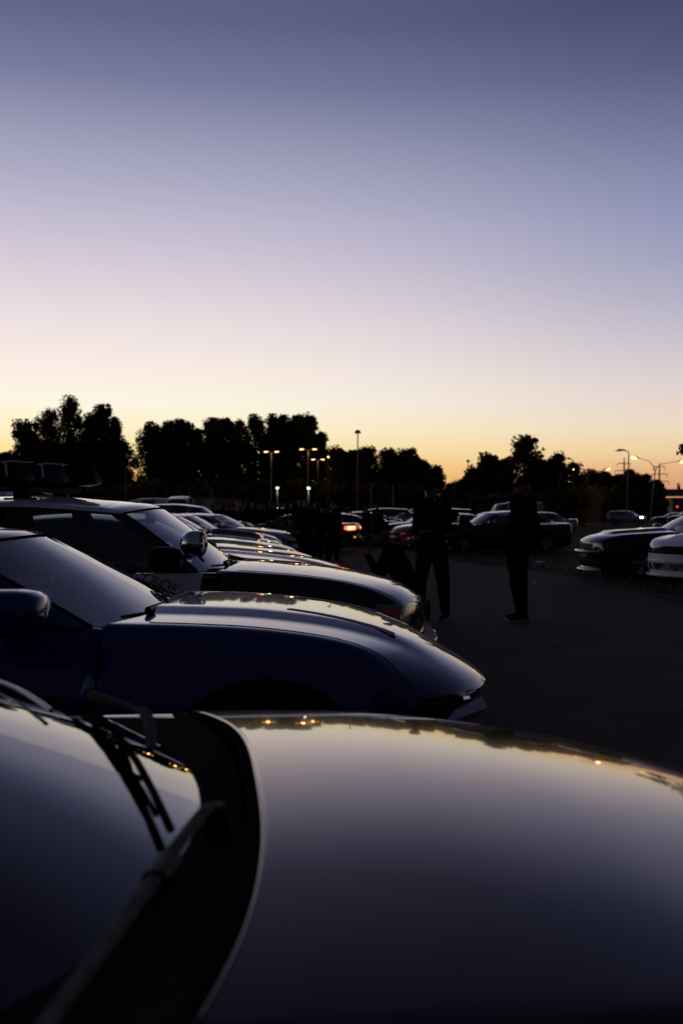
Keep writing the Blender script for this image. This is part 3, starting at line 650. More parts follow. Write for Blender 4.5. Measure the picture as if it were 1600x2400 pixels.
T = [  # px, top y, width px, Y, label, extra
 (16, 1062, 46, 112, 'low round tree at the left edge of the photo behind the light bar', {}),
 (66, 990, 76, 118, 'broad tree left of the tall pair, crown stepping down to the left', {}),
 (112, 962, 74, 122, 'full tree close against the left side of the tallest poplar', {}),
 (164, 934, 62, 125, 'tallest poplar of the left clump with a blunt twin top', dict(shape='poplar')),
 (210, 974, 46, 121, 'short narrow tree in the notch between the two tall poplars', dict(shape='poplar')),
 (241, 955, 64, 124, 'second tall poplar of the left clump with a rounded top', dict(shape='poplar')),
 (270, 984, 44, 119, 'slender tree on the right shoulder of the left clump', dict(shape='poplar')),
 (292, 1040, 50, 116, 'loose low tree with gaps at the right end of the left clump', dict(dens=.55)),
 (140, 1040, 130, 128, 'wide dark tree behind the left clump above the roof light bar', {}),
 (226, 1050, 110, 127, 'wide dark tree behind the second poplar', {}),
 (350, 1000, 60, 112, 'tree just right of the bright gap with a straight left edge', dict(shape='poplar')),
 (392, 998, 60, 114, 'narrow tree beside the one at the bright gap', dict(shape='poplar')),
 (424, 990, 72, 115, 'round topped tree above the parked white van', {}),
 (462, 1010, 52, 113, 'lower tree in the dip right of the round topped one', {}),
 (498, 992, 58, 112, 'tree above the row of car bonnets left of the centre clump', dict(shape='poplar')),
 (532, 986, 62, 111, 'tree at the left end of the tall centre clump', {}),
 (562, 990, 52, 114, 'feathery tree with light showing through its top', dict(dens=.6)),
 (598, 983, 62, 112, 'tree left of the first double street lamp', dict(shape='poplar')),
 (638, 982, 58, 113, 'tree directly behind the first double street lamp', dict(shape='poplar')),
 (664, 980, 50, 111, 'tree between the two double street lamps', dict(dens=.8)),
 (692, 981, 62, 112, 'tallest tree of the centre clump over the standing group', {}),
 (722, 980, 72, 110, 'tree at the right shoulder of the centre clump', {}),
 (752, 1018, 44, 109, 'small side tree overhanging the right end of the centre clump', dict(dens=.7)),
 (796, 1054, 62, 106, 'round tree left of the tall single lamp', {}),
 (832, 1060, 50, 107, 'small tree at the foot of the tall single lamp', {}),
 (862, 1054, 70, 105, 'broad tree just right of the tall single lamp', {}),
 (916, 1060, 66, 106, 'round tree above the distant black saloon', {}),
 (957, 1060, 60, 105, 'pointed tree above the crouching photographer', {}),
 (990, 1084, 48, 104, 'lower tree behind the standing person in the dark jacket', {}),
 (1022, 1096, 40, 100, 'small rounded tree at the left side of the orange gap', dict(dens=.6)),
 (1056, 1136, 36, 118, 'low bush at the bottom of the orange gap', dict(dens=.8)),
 (1086, 1126, 40, 105, 'small tree at the right side of the orange gap', dict(dens=.6)),
 (1113, 1100, 52, 104, 'tree beside the distant pair of unlit lamps', dict(kind=2, dens=.8)),
 (1143, 1070, 56, 103, 'pointed tree left of the person in the cap', dict(kind=2)),
 (1186, 1080, 46, 104, 'thin topped tree rising over the person in the cap', {}),
 (1228, 1030, 76, 101, 'tallest tree on the right with an airy crown', dict(dens=.7, kind=1)),
 (1266, 1082, 52, 103, 'tree against the right side of the airy tall one', {}),
 (1304, 1068, 52, 102, 'pointed tree left of the single arm lamp', dict(dens=.85)),
 (1340, 1090, 48, 104, 'twiggy tree behind the single arm lamp', dict(dens=.6)),
 (1384, 1106, 54, 150, 'round tree under the lit lamp arm', {}),
 (1414, 1112, 46, 152, 'bushy tree between the lit lamp arm and the pylon', {}),
 (1448, 1118, 48, 150, 'tree at the foot of the left pylon', {}),
 (1480, 1108, 50, 148, 'tree behind the tall pole of the unlit lamp', {}),
 (1508, 1116, 44, 150, 'tree at the foot of the forked lamp', {}),
 (1536, 1132, 40, 152, 'last low tree before the bridge', {}),
 (-62, 1030, 90, 116, 'broad tree just outside the left edge of the photo', {}), (-150, 1000, 90, 118, 'taller tree further outside the left edge of the photo', {}), (-240, 1020, 100, 115, 'spreading tree well outside the left edge of the photo', {}),
]
for px, top, w, Y, lab, kw in T: tree(px, top, w, Y, lab, kind=kw.pop('kind', int(px) % 2), **kw)
# the understorey along the foot of the trees reads as one dark mass
P = []
for px in np.arange(-330, 1552, 2.2):
    Y = np.interp(px, [0, 300, 700, 1000, 1340, 1400, 1560], [108, 104, 103, 98, 98, 145, 150]); hp = np.interp(px, [-60, -30, 30, 60, 300, 320, 700, 1000, 1040, 1066, 1090, 1340, 1540, 1552], [90, 60, 60, 80, 76, 92, 92, 84, 44, 40, 60, 78, 66, 50])
    H = hp/2333*Y*(.82+.3*rng.random()); k = 26
    P.append(np.stack([at(px, Y)+rng.normal(size=k)*.35, Y+rng.normal(size=k)*1.6, .2+(rng.random(k)**.85)*H], 1))
tag(link('undergrowth', leafmesh('undergrowth', np.concatenate(P), .55, LEAF[0], 1.0)), kind='stuff')
# tree just outside the right edge: only a bough reaches into the picture
tr = empty('tree', (17.2, 40, 0)); tag(tr, 'near tree beyond the right edge with a leafy bough hanging into the picture', 'tree')
tm = MB(); tm.tube([(0, 0, 0), (.1, 0, 2.2), (0, .1, 5)], [.22, .17, .08], 10); tm.tube([(0, 0, 2.2), (-1.4, -.1, 3.2), (-2.9, -.2, 3.85), (-3.4, -.2, 4.0)], [.09, .06, .03, .015], 6); tm.tube([(-1.4, -.1, 3.0), (-2.6, .2, 3.0), (-3.2, .2, 2.75)], [.05, .03, .01], 6); tm.obj('trunk', BARK, tr, 60)
P = []
for c, s, k in [((-3.15, -.2, 4.0), (.62, .4, .26), 170), ((-2.6, -.2, 4.15), (.5, .5, .4), 200), ((-3.55, -.2, 3.8), (.25, .3, .12), 40), ((-2.95, .2, 2.95), (.35, .4, .3), 110), ((-2.6, .1, 3.3), (.4, .4, .3), 120), ((-1.2, 0, 4.4), (1.3, 1.2, .9), 700), ((0, 0, 5.2), (1.8, 1.8, 1.4), 1200)]:
    v = rng.normal(size=(k, 3)); v /= np.linalg.norm(v, axis=1)[:, None]; P.append(np.array(c)+v*(rng.random(k)[:, None]**.4)*np.array(s))
co = link('crown', leafmesh('crown', np.concatenate(P), .085, LEAF[0], 1.1), tr); co['kind'] = 'stuff'

# ------------------------------------------------------------------ street lamps, pylons, bridge, buildings
POLE = mat('galvanised_pole', (.16, .15, .14), .55, .4, noise=(3, .25))
def pole_mb(h, r0=.085, r1=.05, x0=0, lean=0):
    return MB().tube([(0, 0, -.05), (lean*.5, 0, h*.5), (lean, 0, h)], [r0, (r0+r1)/2, r1], 8)
def mushroom(px, top, Y, r, label, base_r=.09):
    h = ht(top, Y); root = empty('street_lamp', (at(px, Y), Y, 0)); tag(root, label, 'street lamp', 'street lamps over the car park'); pole_mb(h-.12, base_r, .055).obj('pole', POLE, root, 60)
    m = MB(); m.lathe([(0, h), (r*.5, h-.05), (r*.85, h-.2), (r, h-.36), (r*.93, h-.36), (r*.45, h-.18), (.06, h-.16)], n=20); hd = m.obj('lamp_shade', DULLMETAL, root, 60)
    b = MB(); b.lathe([(0, h-.30), (r*.4, h-.28), (r*.42, h-.19), (0, h-.17)], n=16); b.obj('bulb_cover', LENS, hd, 60)
mushroom(838, 1007, 96, .33, 'tall unlit mushroom topped lamp standing clear above the tree line in the centre')
mushroom(1096, 1077, 150, .33, 'taller of the two small unlit lamps at the orange gap', .07)
mushroom(1105, 1087, 170, .24, 'shorter unlit lamp just right of its taller neighbour at the orange gap', .07)
def double(px, top, Y, hw, label, lit=SODIUM):
    h = ht(top, Y); root = empty('street_lamp', (at(px, Y), Y, 0)); tag(root, label, 'street lamp', 'lit double street lamps before the trees'); pole_mb(h-.1).obj('pole', POLE, root, 60)
    a = MB(); a.tube([(-hw, 0, h), (-hw*.5, 0, h-.02), (0, 0, h-.12), (hw*.5, 0, h-.02), (hw, 0, h)], .035, 6); a.obj('cross_arm', POLE, root, 60)
    for s in (-1, 1):
        m = MB(); m.ball((s*(hw+.12), 0, h+.06), (.26, .12, .075), 12); ho = m.obj('lamp_head', DULLMETAL, root, 60); b = MB(); b.ball((s*(hw+.12), -.03, h-.0), (.19, .10, .055), 12); b.obj('lit_lamp', lit, ho, 60)
    l = bpy.data.lights.new('lamp_glow', 'POINT'); l.energy = 26; l.color = (1, .45, .12); l.shadow_soft_size = .2; lo = bpy.data.objects.new('lamp_glow', l); COL.objects.link(lo); lo.parent = root; lo.location = (0, -.55, h-.18)
double(636, 1059, 88, .36, 'left one of the three lit double lamps, pole glowing orange')
double(722, 1053, 86, .44, 'tallest of the three lit double lamps, above the standing group')
double(745, 1077, 104, .38, 'shortest lit double lamp, just right of the tallest one')
def posttop(px, top, Y, label):
    h = ht(top, Y); root = empty('street_lamp', (at(px, Y), Y, 0)); tag(root, label, 'street lamp', 'low greenish post lamps'); pole_mb(h-.1, .06, .045).obj('pole', POLE, root, 60)
    m = MB(); m.lathe([(.04, h-.12), (.11, h-.03), (.12, h+.02), (0, h+.05)], n=14); m.obj('lit_lamp', GREENISH, root, 60)
    l = bpy.data.lights.new('lamp_glow', 'POINT'); l.energy = 14; l.color = (.85, 1, .7); l.shadow_soft_size = .15; lo = bpy.data.objects.new('lamp_glow', l); COL.objects.link(lo); lo.parent = root; lo.location = (0, -.3, h-.3)
posttop(650, 1143, 74, 'low greenish post lamp left of the standing group'); posttop(723, 1143, 74, 'low greenish post lamp directly behind the standing group')
def cobra(px, top, Y, reach, label, lean=0.0):
    h = ht(top, Y); root = empty('street_lamp', (at(px, Y), Y, 0)); tag(root, label, 'street lamp', 'street lamps over the grass'); p = pole_mb(h-.25, .10, .06, lean=lean); p.tube([(lean, 0, h-.3), (lean-.04, 0, h-.1), (lean-.25, 0, h)], [.06, .055, .05], 8); p.obj('pole', POLE, root, 60)
    m = MB(); m.tube([(lean-.2, 0, h), (lean-.5, 0, h+.10), (lean-reach*.7, 0, h+.13), (lean-reach, 0, h-.02)], [.06, .13, .17, .04], 8, flat=.7); ho = m.obj('lamp_head', DULLMETAL, root, 60); b = MB(); b.ball((lean-reach*.68, 0, h+.01), (.3, .12, .07), 10); b.obj('bulb_cover', LENS, ho, 60)
cobra(1467, 1057, 112, 1.55, 'tall unlit lamp with one hooked head, left of the forked lamp', .25)
cobra(1342, 1076, 118, .75, 'unlit lamp with one small hooked head behind the twiggy tree')
def armhead(root, p0, p1, lit, s):
    """luminaire hanging at the end of an arm running from p0 to p1"""
    p0, p1 = Vector(p0), Vector(p1); d = (p1-p0).normalized(); m = MB(); m.tube([p1-d*.75, p1-d*.45+Vector((0, 0, .02)), p1+Vector((0, 0, .06))], [.05, .12, .10], 8); ho = m.obj('lamp_head', DULLMETAL, root, 60)
    b = MB(); a = math.atan2(d.z, math.hypot(d.x, d.y)); b.ball(p1-d*.02+Vector((0, 0, -.12))*s, (.44*s, .2*s, .21*s), 12, 0, Matrix.Rotation(-a if d.x > 0 else a, 3, 'Y')); b.obj('lit_lamp', lit, ho, 60)
Y = 135; hF = ht(1104, Y); root = empty('street_lamp', (at(1521, Y), Y, 0)); tag(root, 'forked street lamp with two curved arms and both heads glowing yellow', 'street lamp', 'street lamps over the grass')
tag(root); f = pole_mb(hF, .12, .07, lean=.75); f.obj('pole', POLE, root, 60)
lt = (at(1484, Y)-at(1521, Y), 0, ht(1071, Y)); rt = (at(1600, Y)-at(1521, Y), 0, ht(1079, Y)); fx = .75
a = MB(); a.tube([(fx, 0, hF-.1), (fx-.15, 0, hF+.6), (fx-.6, 0, hF+1.1), (-.1, 0, hF+1.35), (lt[0]+.6, 0, lt[2]-.15), lt], [.06, .055, .05, .045, .04, .04], 6); a.obj('lamp_arm', POLE, root, 60)
a = MB(); a.tube([(fx, 0, hF-.1), (fx+.2, 0, hF+.45), (fx+.65, 0, hF+.85), (fx+1.4, 0, hF+1.05), (rt[0]-.6, 0, rt[2]-.1), rt], [.06, .055, .05, .045, .04, .04], 6); a.obj('lamp_arm', POLE, root, 60)
armhead(root, (0, 0, lt[2]-.4), lt, SODIUM2, .95); armhead(root, (fx+1.4, 0, hF+1.05), rt, SODIUM2, 1.15)
l = bpy.data.lights.new('lamp_glow', 'POINT'); l.energy = 70; l.color = (1, .5, .14); l.shadow_soft_size = .3; lo = bpy.data.objects.new('lamp_glow', l); COL.objects.link(lo); lo.parent = root; lo.location = (lt[0], -.6, lt[2]-.4)
Y = 146; root = empty('street_lamp', (at(1376, Y), Y, 0)); tag(root, 'lit street lamp whose single long arm rises to the right over the trees', 'street lamp', 'street lamps over the grass'); h0 = ht(1112, Y); pole_mb(h0, .09, .05).obj('pole', POLE, root, 60)
e = (at(1424, Y)-at(1376, Y), 0, ht(1098, Y)); a = MB(); a.tube([(0, 0, h0-.1), (.8, 0, h0+.1), e], [.05, .045, .04], 6); a.obj('lamp_arm', POLE, root, 60); armhead(root, (0, 0, h0), e, SODIUM2, .85)
for px, py, Y, rr, lab in ((1113, 1085, 160, .30, 'round lamp glowing at the top of the tree by the orange gap'), (1152, 1104, 120, .12, 'small lamp glowing through the leaves left of the person in the cap'), (770, 1076, 100, .11, 'small lamp glowing at the edge of the centre trees'), (1326, 1104, 99, .08, 'small lamp glowing through the leaves left of the single arm lamp'), (2, 1062, 108, .26, 'pale lamp glowing at the left edge of the photo')):
    h = ht(py, Y); root = empty('street_lamp', (at(px, Y), Y-3, 0)); tag(root, lab, 'street lamp', 'single lit lamps among the trees'); pole_mb(h, .06, .04).obj('pole', POLE, root, 60)
    b = MB(); b.ball((0, -.05, h+rr*.3), (rr, rr*.7, rr*.8), 12); b.obj('lit_lamp', SODIUM2 if px != 2 else GREENISH, root, 60); m = MB(); m.lathe([(0, h+rr*1.15), (rr*.8, h+rr*.9), (rr*1.05, h+rr*.55), (rr*.6, h+rr*.8)], n=12); m.obj('lamp_shade', DULLMETAL, root, 60)
for px, top, Y, lab in ((296, 1093, 92, 'thin bare pole in the bright gap of the trees'), (870, 1136, 70, 'thin bare pole right of the tall single lamp'), (921, 1136, 72, 'thin bare pole above the distant pickup'), (444, 1140, 84, 'thin bare pole right of the parked white van'), (497, 1140, 84, 'thin bare pole at the pale yellow panel')):
    root = pole_mb(ht(top, Y), .06, .035).obj('flag_pole', POLE, None, 60); root.location = (at(px, Y), Y, 0); tag(root, lab, 'pole', 'bare poles at the back of the lot')
STEEL = mat('pylon_steel', (.20, .17, .15), .6, .3)
def pylon(px, top, Y, arms, label, wpx):
    X = at(px, Y); H = ht(top, Y); root = empty('power_pylon', (X, Y, 0)); tag(root, label, 'pylon', 'power pylons beyond the road'); w0, w1 = wpx/2333*Y*.9, wpx/2333*Y*.42
    for sx in (-1, 1):
        for sy in (-1, 1): MB().tube([(sx*w0, sy*w0, 0), (sx*w1, sy*w1, H*.62), (sx*w1*.8, sy*w1*.8, H*.86), (0, 0, H)], .16, 4).obj('leg', STEEL, root, 0)
    br = MB(); zs = np.linspace(0, H*.86, 11)
    wid = lambda z: np.interp(z, [0, H*.62, H*.86, H], [w0, w1, w1*.8, 0])
    for z0, z1 in zip(zs[:-1], zs[1:]):
        for sy in (-1, 1):
            br.tube([(-wid(z0), sy*wid(z0), z0), (wid(z1), sy*wid(z1), z1)], .07, 4); br.tube([(wid(z0), sy*wid(z0), z0), (-wid(z1), sy*wid(z1), z1)], .07, 4); br.tube([(-wid(z1), sy*wid(z1), z1), (wid(z1), sy*wid(z1), z1)], .07, 4)
    br.obj('lattice_brace', STEEL, root, 0)['kind'] = 'stuff'
    for py, lpx, rpx, drop in arms:
        z = ht(py, Y); a = MB(); xl, xr = (lpx-px)/2333*Y, (rpx-px)/2333*Y; a.tube([(xl, 0, z), (0, 0, z+.25), (xr, 0, z)], .13, 4); a.tube([(xl, 0, z), (0, 0, z-.4), (xr, 0, z)], .06, 4); ao = a.obj('cross_arm', STEEL, root, 0)
        for x in (xl, xr): MB().tube([(x, 0, z), (x-.2, 0, z-drop/2333*Y)], .13, 5).obj('insulator', STEEL, ao, 0)
pylon(1461.5, 1072, 420, [(1086, 1446, 1476, 8), (1103, 1441, 1480, 8)], 'power pylon beside the hooked lamp with a pointed top', 2.1)
pylon(1544, 1085, 460, [(1094, 1530, 1558, 9), (1111, 1527, 1562, 9), (1128, 1540, 1566, 9)], 'power pylon right of the forked lamp with three arms', 2.1)
CONC = mat('concrete', (.16, .15, .145), .85, noise=(.5, .3))
Y = 230; root = empty('bridge', (at(1600, Y), Y, 0)); tag(root, 'concrete road bridge crossing behind the trees at the right edge', 'bridge')
x0 = at(1548, Y)-at(1600, Y); b = MB(); b.box((x0+90, 6, ht(1155, Y)-.15), (180, 12, 1.0)); b.obj('bridge_deck', CONC, root, 0)
b = MB(); b.box((x0+90, .1, ht(1150, Y)+.1), (180, .12, .55)); b.obj('parapet', STEEL, root, 0)
for k in range(5): MB().box((x0+42+k*30, 6, ht(1158, Y)/2-.4), (1.6, 9, ht(1158, Y)-.8)).obj('pier', CONC, root, 0)
b = MB(); b.box((at(1590, Y)-at(1600, Y)+6, 6, ht(1158, Y)/2-.4), (14, 9, ht(1158, Y)-.8)); b.obj('abutment', CONC, root, 0)
for px in (1588, 1592): MB().tube([(at(px, Y)-at(1600, Y), 0, ht(1152, Y)), (at(px-2, Y)-at(1600, Y), 0, ht(1132, Y))], [.25, .12], 6).obj('bridge_mast', STEEL, root, 0)
WALLP = mat('pale_render', (.20, .16, .14), .85, noise=(1, .2)); YEL = mat('yellow_panel', (.42, .36, .16), .6, noise=(3, .2))
def container(px0, px1, top, Y, label, panel=None):
    x0, x1 = at(px0, Y), at(px1, Y); h = ht(top, Y); root = empty('site_cabin', ((x0+x1)/2, Y, 0)); tag(root, label, 'cabin', 'low cabins along the back of the lot'); w = x1-x0
    MB().box((0, 1.2, h/2+.02), (w, 2.4, h-.1)).obj('wall', WALLP, root, 0); MB().box((0, 1.2, h), (w+.15, 2.6, .12)).obj('roof', DULLMETAL, root, 0)
    k = max(2, int(w/.9))
    rb = MB()
    for i in range(k): rb.box((-w/2+(i+.5)*w/k, -.02, h/2), (.07, .05, h-.3))
    rb.obj('wall_rib', WALLP, root, 0)['kind'] = 'stuff'
    if panel: MB().box(((at(panel[0], Y)+at(panel[1], Y))/2-(x0+x1)/2, -.06, h*.72), (at(panel[1], Y)-at(panel[0], Y), .06, h*.42)).obj('door_panel', YEL, root, 0)
container(445, 499, 1167, 88, 'long pale cabin with a yellowish panel right of the parked white van', (481, 497)); container(505, 562, 1171, 90, 'pale cabin with a yellowish end panel behind the crowd', (549, 560)); container(370, 384, 1168, 92, 'narrow pale cabin half hidden left of the white van')
Y = 60; root = empty('party_tent', (at(-22, Y), Y, 0)); tag(root, 'pale tent with a sloping roof at the left edge behind the light bar', 'tent'); TENT = mat('tent_fabric', (.55, .55, .6), .7)
m = MB(); m.add([(-1.6, -1.6, 2.3), (1.6, -1.6, 2.3), (1.6, 1.6, 2.3), (-1.6, 1.6, 2.3), (0, 0, ht(1098, Y)+.4)], [(0, 1, 4), (1, 2, 4), (2, 3, 4), (3, 0, 4)]); m.obj('tent_roof', TENT, root, 0)
m = MB(); m.add([(sx*1.6, sy*1.6, z) for sx, sy in ((-1, -1), (1, -1), (1, 1), (-1, 1)) for z in (2.05, 2.3)], [(0, 2, 3, 1), (2, 4, 5, 3), (4, 6, 7, 5), (6, 0, 1, 7)]); m.obj('valance', TENT, root, 0)
for sx in (-1, 1):
    for sy in (-1, 1): MB().tube([(sx*1.55, sy*1.55, 0), (sx*1.55, sy*1.55, 2.3)], .03, 6).obj('leg', POLE, root, 60)
Y = 150; root = empty('traffic_light', (at(1585, Y), Y, 0)); tag(root, 'traffic light showing red under the bridge', 'traffic light'); hz = ht(1192, Y); MB().tube([(0, 0, 0), (0, 0, hz+.4)], .07, 6).obj('pole', POLE, root, 60); ho = MB().box((0, 0, hz), (.34, .22, 1.0)).obj('signal_head', PLASTIC, root, 0)
MB().ball((0, -.12, hz+.28), (.15, .06, .15), 12).obj('lit_signal', SIGNAL, ho, 60)
for z in (0, -.28): MB().ball((0, -.1, hz+z), (.11, .04, .11), 10).obj('dark_signal', GLOSSBLACK, ho, 60)
for px in (1362, 1510): 
    Y = 122; o = MB().box((0, 0, .45), (.12, .05, 1.0)).box((0, -.03, .8), (.09, .02, .2)).obj('marker_post', PAINTW, None, 0); o.location = (at(px, Y), Y, 0); tag(o, 'white roadside marker post '+('left of the tall unlit lamp' if px < 1400 else 'at the foot of the forked lamp'), 'marker post', 'roadside marker posts')
# ------------------------------------------------------------------ the dark car in front (camera looks over its bonnet)
q = dict(L=4.55, hw=.90, zb=.15, ws=.85, kc=.13, kf=.34, rs=.05, p=2.0, bonnet_x=-.14, deck_x=-4.0, deck_z=.96, belt=(.90, .96), no_wipers=True, no_rearview=True, cabin=True,
         hood=[(-1.41, .930, .888, .80), (-1.18, .926, .883, .785), (-.97, .911, .868, .74), (-.80, .890, .846, .715), (-.61, .862, .818, .70), (-.37, .808, .758, .685), (-.15, .717, .68, .66), (-.05, .645, .615, .64)],
         wheels=(-.95, -3.55, .34, .77), doors=[(-2.95, -1.72)], mirror=(-2.35, .99, .94, .09, .11, .07),
         gh=dict(exp=2.1, ws_base=((-1.475, .876), (-1.745, .74, .893)), ws_top=((-2.42, 1.175), (-2.70, .53)), peak=(-3.02, 1.225), rw_top=((-3.3, 1.215), (-3.27, .52)), rw_base=((-3.95, .95), (-3.88, .62, .96)), bulge=.03, side=[(0, 'pillar'), (.05, 'glass1'), (.80, 'pillar')]))
q['patches'] = [p for p in generic('coupe')['patches']]
FG = build_car('parked_car', q, P_DARK, (1.257, 1.827, 0), R(8), 'dark glossy foreground car whose bonnet and wipers fill the bottom of the photo', cat='car', spokes=5)
inv = (Matrix.Translation((1.257, 1.827, 0)) @ Matrix.Rotation(R(8), 4, 'Z')).inverted()
def W(x, y, z): return inv @ Vector((x, y, z))
WIPER = mat('wiper_arm_paint', (.13, .115, .095), .6, matte=True, noise=(30, .3))
cp = MB(); n = 40; vs = []                     # smooth cowl panel below the windscreen with a stepped front
for k in range(n+1):
    y = -.80+1.60*k/n; s_ = -.13*min(1.1, abs(y)/.80)**3; s2 = -.27*min(1.1, abs(y)/.74)**2.1; dz = -.003*(y/.7)**2-(.02 if k in (0, n) else 0)
    vs += [(-1.428+s_, y, .880+dz), (-1.434+s_, y, .892+dz), (-1.452+s_, y, .893+dz), (-1.456+s_, y, .884+dz), (min(-1.468+s_, -1.50+s2), y, .889+dz)]
cp.add(vs, [(k*5+j, k*5+j+1, (k+1)*5+j+1, (k+1)*5+j) for k in range(n) for j in range(4)]); cp.obj('cowl_panel', COWL, FG, 30)
sm = MB(); sm.tube([(-1.422-.13*(abs(y)/.80)**3, y, .922-.042*(y/.80)**2) for y in np.linspace(-.74, .74, 31)], .010, 8); sm.obj('bonnet_seal', RUBBER, FG, 60); sm = MB(); sm.tube([(-1.408-.13*(abs(y)/.80)**3, y, .9235-.042*(y/.80)**2) for y in np.linspace(-.74, .74, 41)], .0075, 10); sm.obj('bonnet_lip', P_DARK, q['_bonnet'], 180)
bpy.context.view_layer.update()
_g = MB()
for o in FG.children:
    if o.name.split('.')[0] in ('windshield', 'cowl_panel', 'bonnet'): _g.add([v.co for v in o.data.vertices], [tuple(f.vertices) for f in o.data.polygons])
GT = BVHTree.FromPolygons([Vector(v) for v in _g.v], _g.f)
def on(x, y, dz):                            # a point dz above the glass or cowl below world x, y
    l = W(x, y, 2); h = GT.ray_cast(Vector((l.x, l.y, 3)), Vector((0, 0, -1)))[0]; return Vector((l.x, l.y, (h.z if h is not None else .9)+dz))
def run(pts, dz, n=4):
    out = []
    for (a, b), (c, d) in zip(pts[:-1], pts[1:]): out += [on(a+(c-a)*k/n, b+(d-b)*k/n, dz) for k in range(n)]
    return out+[on(*pts[-1], dz)]
def taper(r0, r1, n): return [r0+(r1-r0)*k/(n-1) for k in range(n)]
w = MB(); P = [on(-.183, 1.45, .045), on(-.187, 1.40, .062), on(-.193, 1.30, .068), on(-.205, 1.15, .070)]; w.tube(P, [.010, .0105, .0105, .0105], 8, flat=.55)
a_ = on(-.204, 1.17, .066); P2 = [a_, a_.lerp(W(-.232, .78, .958), .5), W(-.232, .78, .958), W(-.256, .52, .962)]; w.tube(P2, [.0100, .0095, .008, .007], 8, flat=.6); wo_ = w.obj('wiper', WIPER, FG, 60)
w = MB(); c = on(-.182, 1.455, 0); w.lathe([(0, 0), (.018, 0), (.018, .035), (.010, .05), (0, .05)], c, 'z', 16); w.obj('wiper_pivot', PLASTIC, wo_, 60)
w = MB(); w.tube([on(-.202, 1.17, .07), on(-.208, 1.11, .068)], .0165, 8, flat=.6); w.obj('arm_hinge', PLASTIC, wo_, 60)
w = MB(); w.tube(run([(-.215, 1.28), (-.26, .95), (-.33, .55), (-.36, .3)], .014), .009, 6); w.obj('wiper_blade', RUBBER, wo_, 60)
w = MB(); w.tube([on(-.42, 2.03, .05), on(-.385, 1.94, .062), on(-.35, 1.82, .058), on(-.33, 1.73, .03)], [.010, .013, .012, .009], 8, flat=.6); w.tube([on(-.42, 2.03, .05), on(-.52, 2.06, .045)], [.016, .022], 8, flat=.5); wo2 = w.obj('wiper', WIPER, FG, 60)
w = MB(); w.tube(run([(-.55, 2.06), (-.45, 1.90), (-.335, 1.64), (-.24, 1.40)], .018), .007, 6); w.tube(run([(-.58, 2.07), (-.48, 1.90), (-.365, 1.66), (-.27, 1.45)], .010), .005, 6); w.obj('wiper_blade', RUBBER, wo2, 60)
w = MB(); w.tube(run([(-.80, 2.20), (-.66, 2.02), (-.53, 1.82)], .014), .005, 6); w.obj('trim_streak', DULLMETAL, wo2, 60)  # thin metal line added for the light streaks reflected by the wiper trim
sf = q['_surf']; v = MB()
pts = [(-.62+.03*k, -.34+.0*k) for k in range(14)]
l = sf.line([(-.74, -.30), (-.28, -.27)], 'top', .006, 1, 24); l.obj('bonnet_crease', P_DARK, q['_bonnet'], 60)

# ------------------------------------------------------------------ blue coupe
def dome_blue(x, y):
    f = max(0, min(1, (.50-abs(y))/.10)); f = f*f*(3-2*f); g = max(0, min(1, (-.12-x)/.35)); return .022*f*g
q = dict(L=4.78, hw=.95, zb=.14, ws=.86, kf=.30, kc=.14, rs=.05, dome=dome_blue, undercut=(.640, .11), tip=.028, bonnet_x=-.16, deck_x=-4.05, deck_z=1.02, belt=(.945, 1.02), p=2.6,
         hood=[(-1.36, .968, .957, .815), (-1.05, .960, .945, .815), (-.73, .928, .912, .81), (-.5, .883, .868, .80), (-.32, .832, .812, .775), (-.16, .752, .735, .735), (-.05, .685, .665, .70)],
         wheels=(-.90, -3.72, .36, .81), doors=[(-2.95, -1.50)], mirror=(-1.78, 1.03, 1.025, .15, .13, .08), far_mirror=(-2.05, 1.0, .985),
         gh=dict(ws_base=((-1.37, .925), (-1.54, .79, .945)), ws_top=((-2.02, 1.285), (-2.22, .59)), peak=(-2.8, 1.345), rw_top=((-3.2, 1.325), (-3.15, .55)), rw_base=((-4.0, 1.0), (-3.95, .68, 1.02)), bulge=.012, side=[(0, 'pillar'), (.10, 'glass1'), (.66, 'pillar'), (.70, 'glass2'), (.85, 'pillar')]))
q['patches'] = [('headlight', GLOSSBLACK, [(.40, .575), (.80, .565), (.83, .675), (.40, .655)], 'front', dict(both=True, n=10, m=4, off=.004)), ('grille', PLASTIC, [(-.38, .56), (.38, .56), (.38, .65), (-.38, .65)], 'front', dict(n=10, m=3)),
                ('lower_grille', PLASTIC, [(-.6, .28), (.6, .28), (.56, .48), (-.56, .48)], 'front', dict(n=12, m=3)), ('bonnet_vent', PLASTIC, [(-.86, -.30), (-.42, -.43), (-.42, -.36), (-.84, -.27)], 'top', dict(both=True, n=10, m=2, off=.003)),
                ('tail_light', REDLENS, [(.36, .82), (.80, .80), (.80, .90), (.36, .92)], 'rear', dict(both=True, n=8, m=3))]
BLUE = build_car('parked_car', q, P_BLUE, (.635, 4.40, 0), 0, 'dark blue coupe with vented bonnet between patrol car and foreground car', hero=True, group=None)
sf = q['_surf']
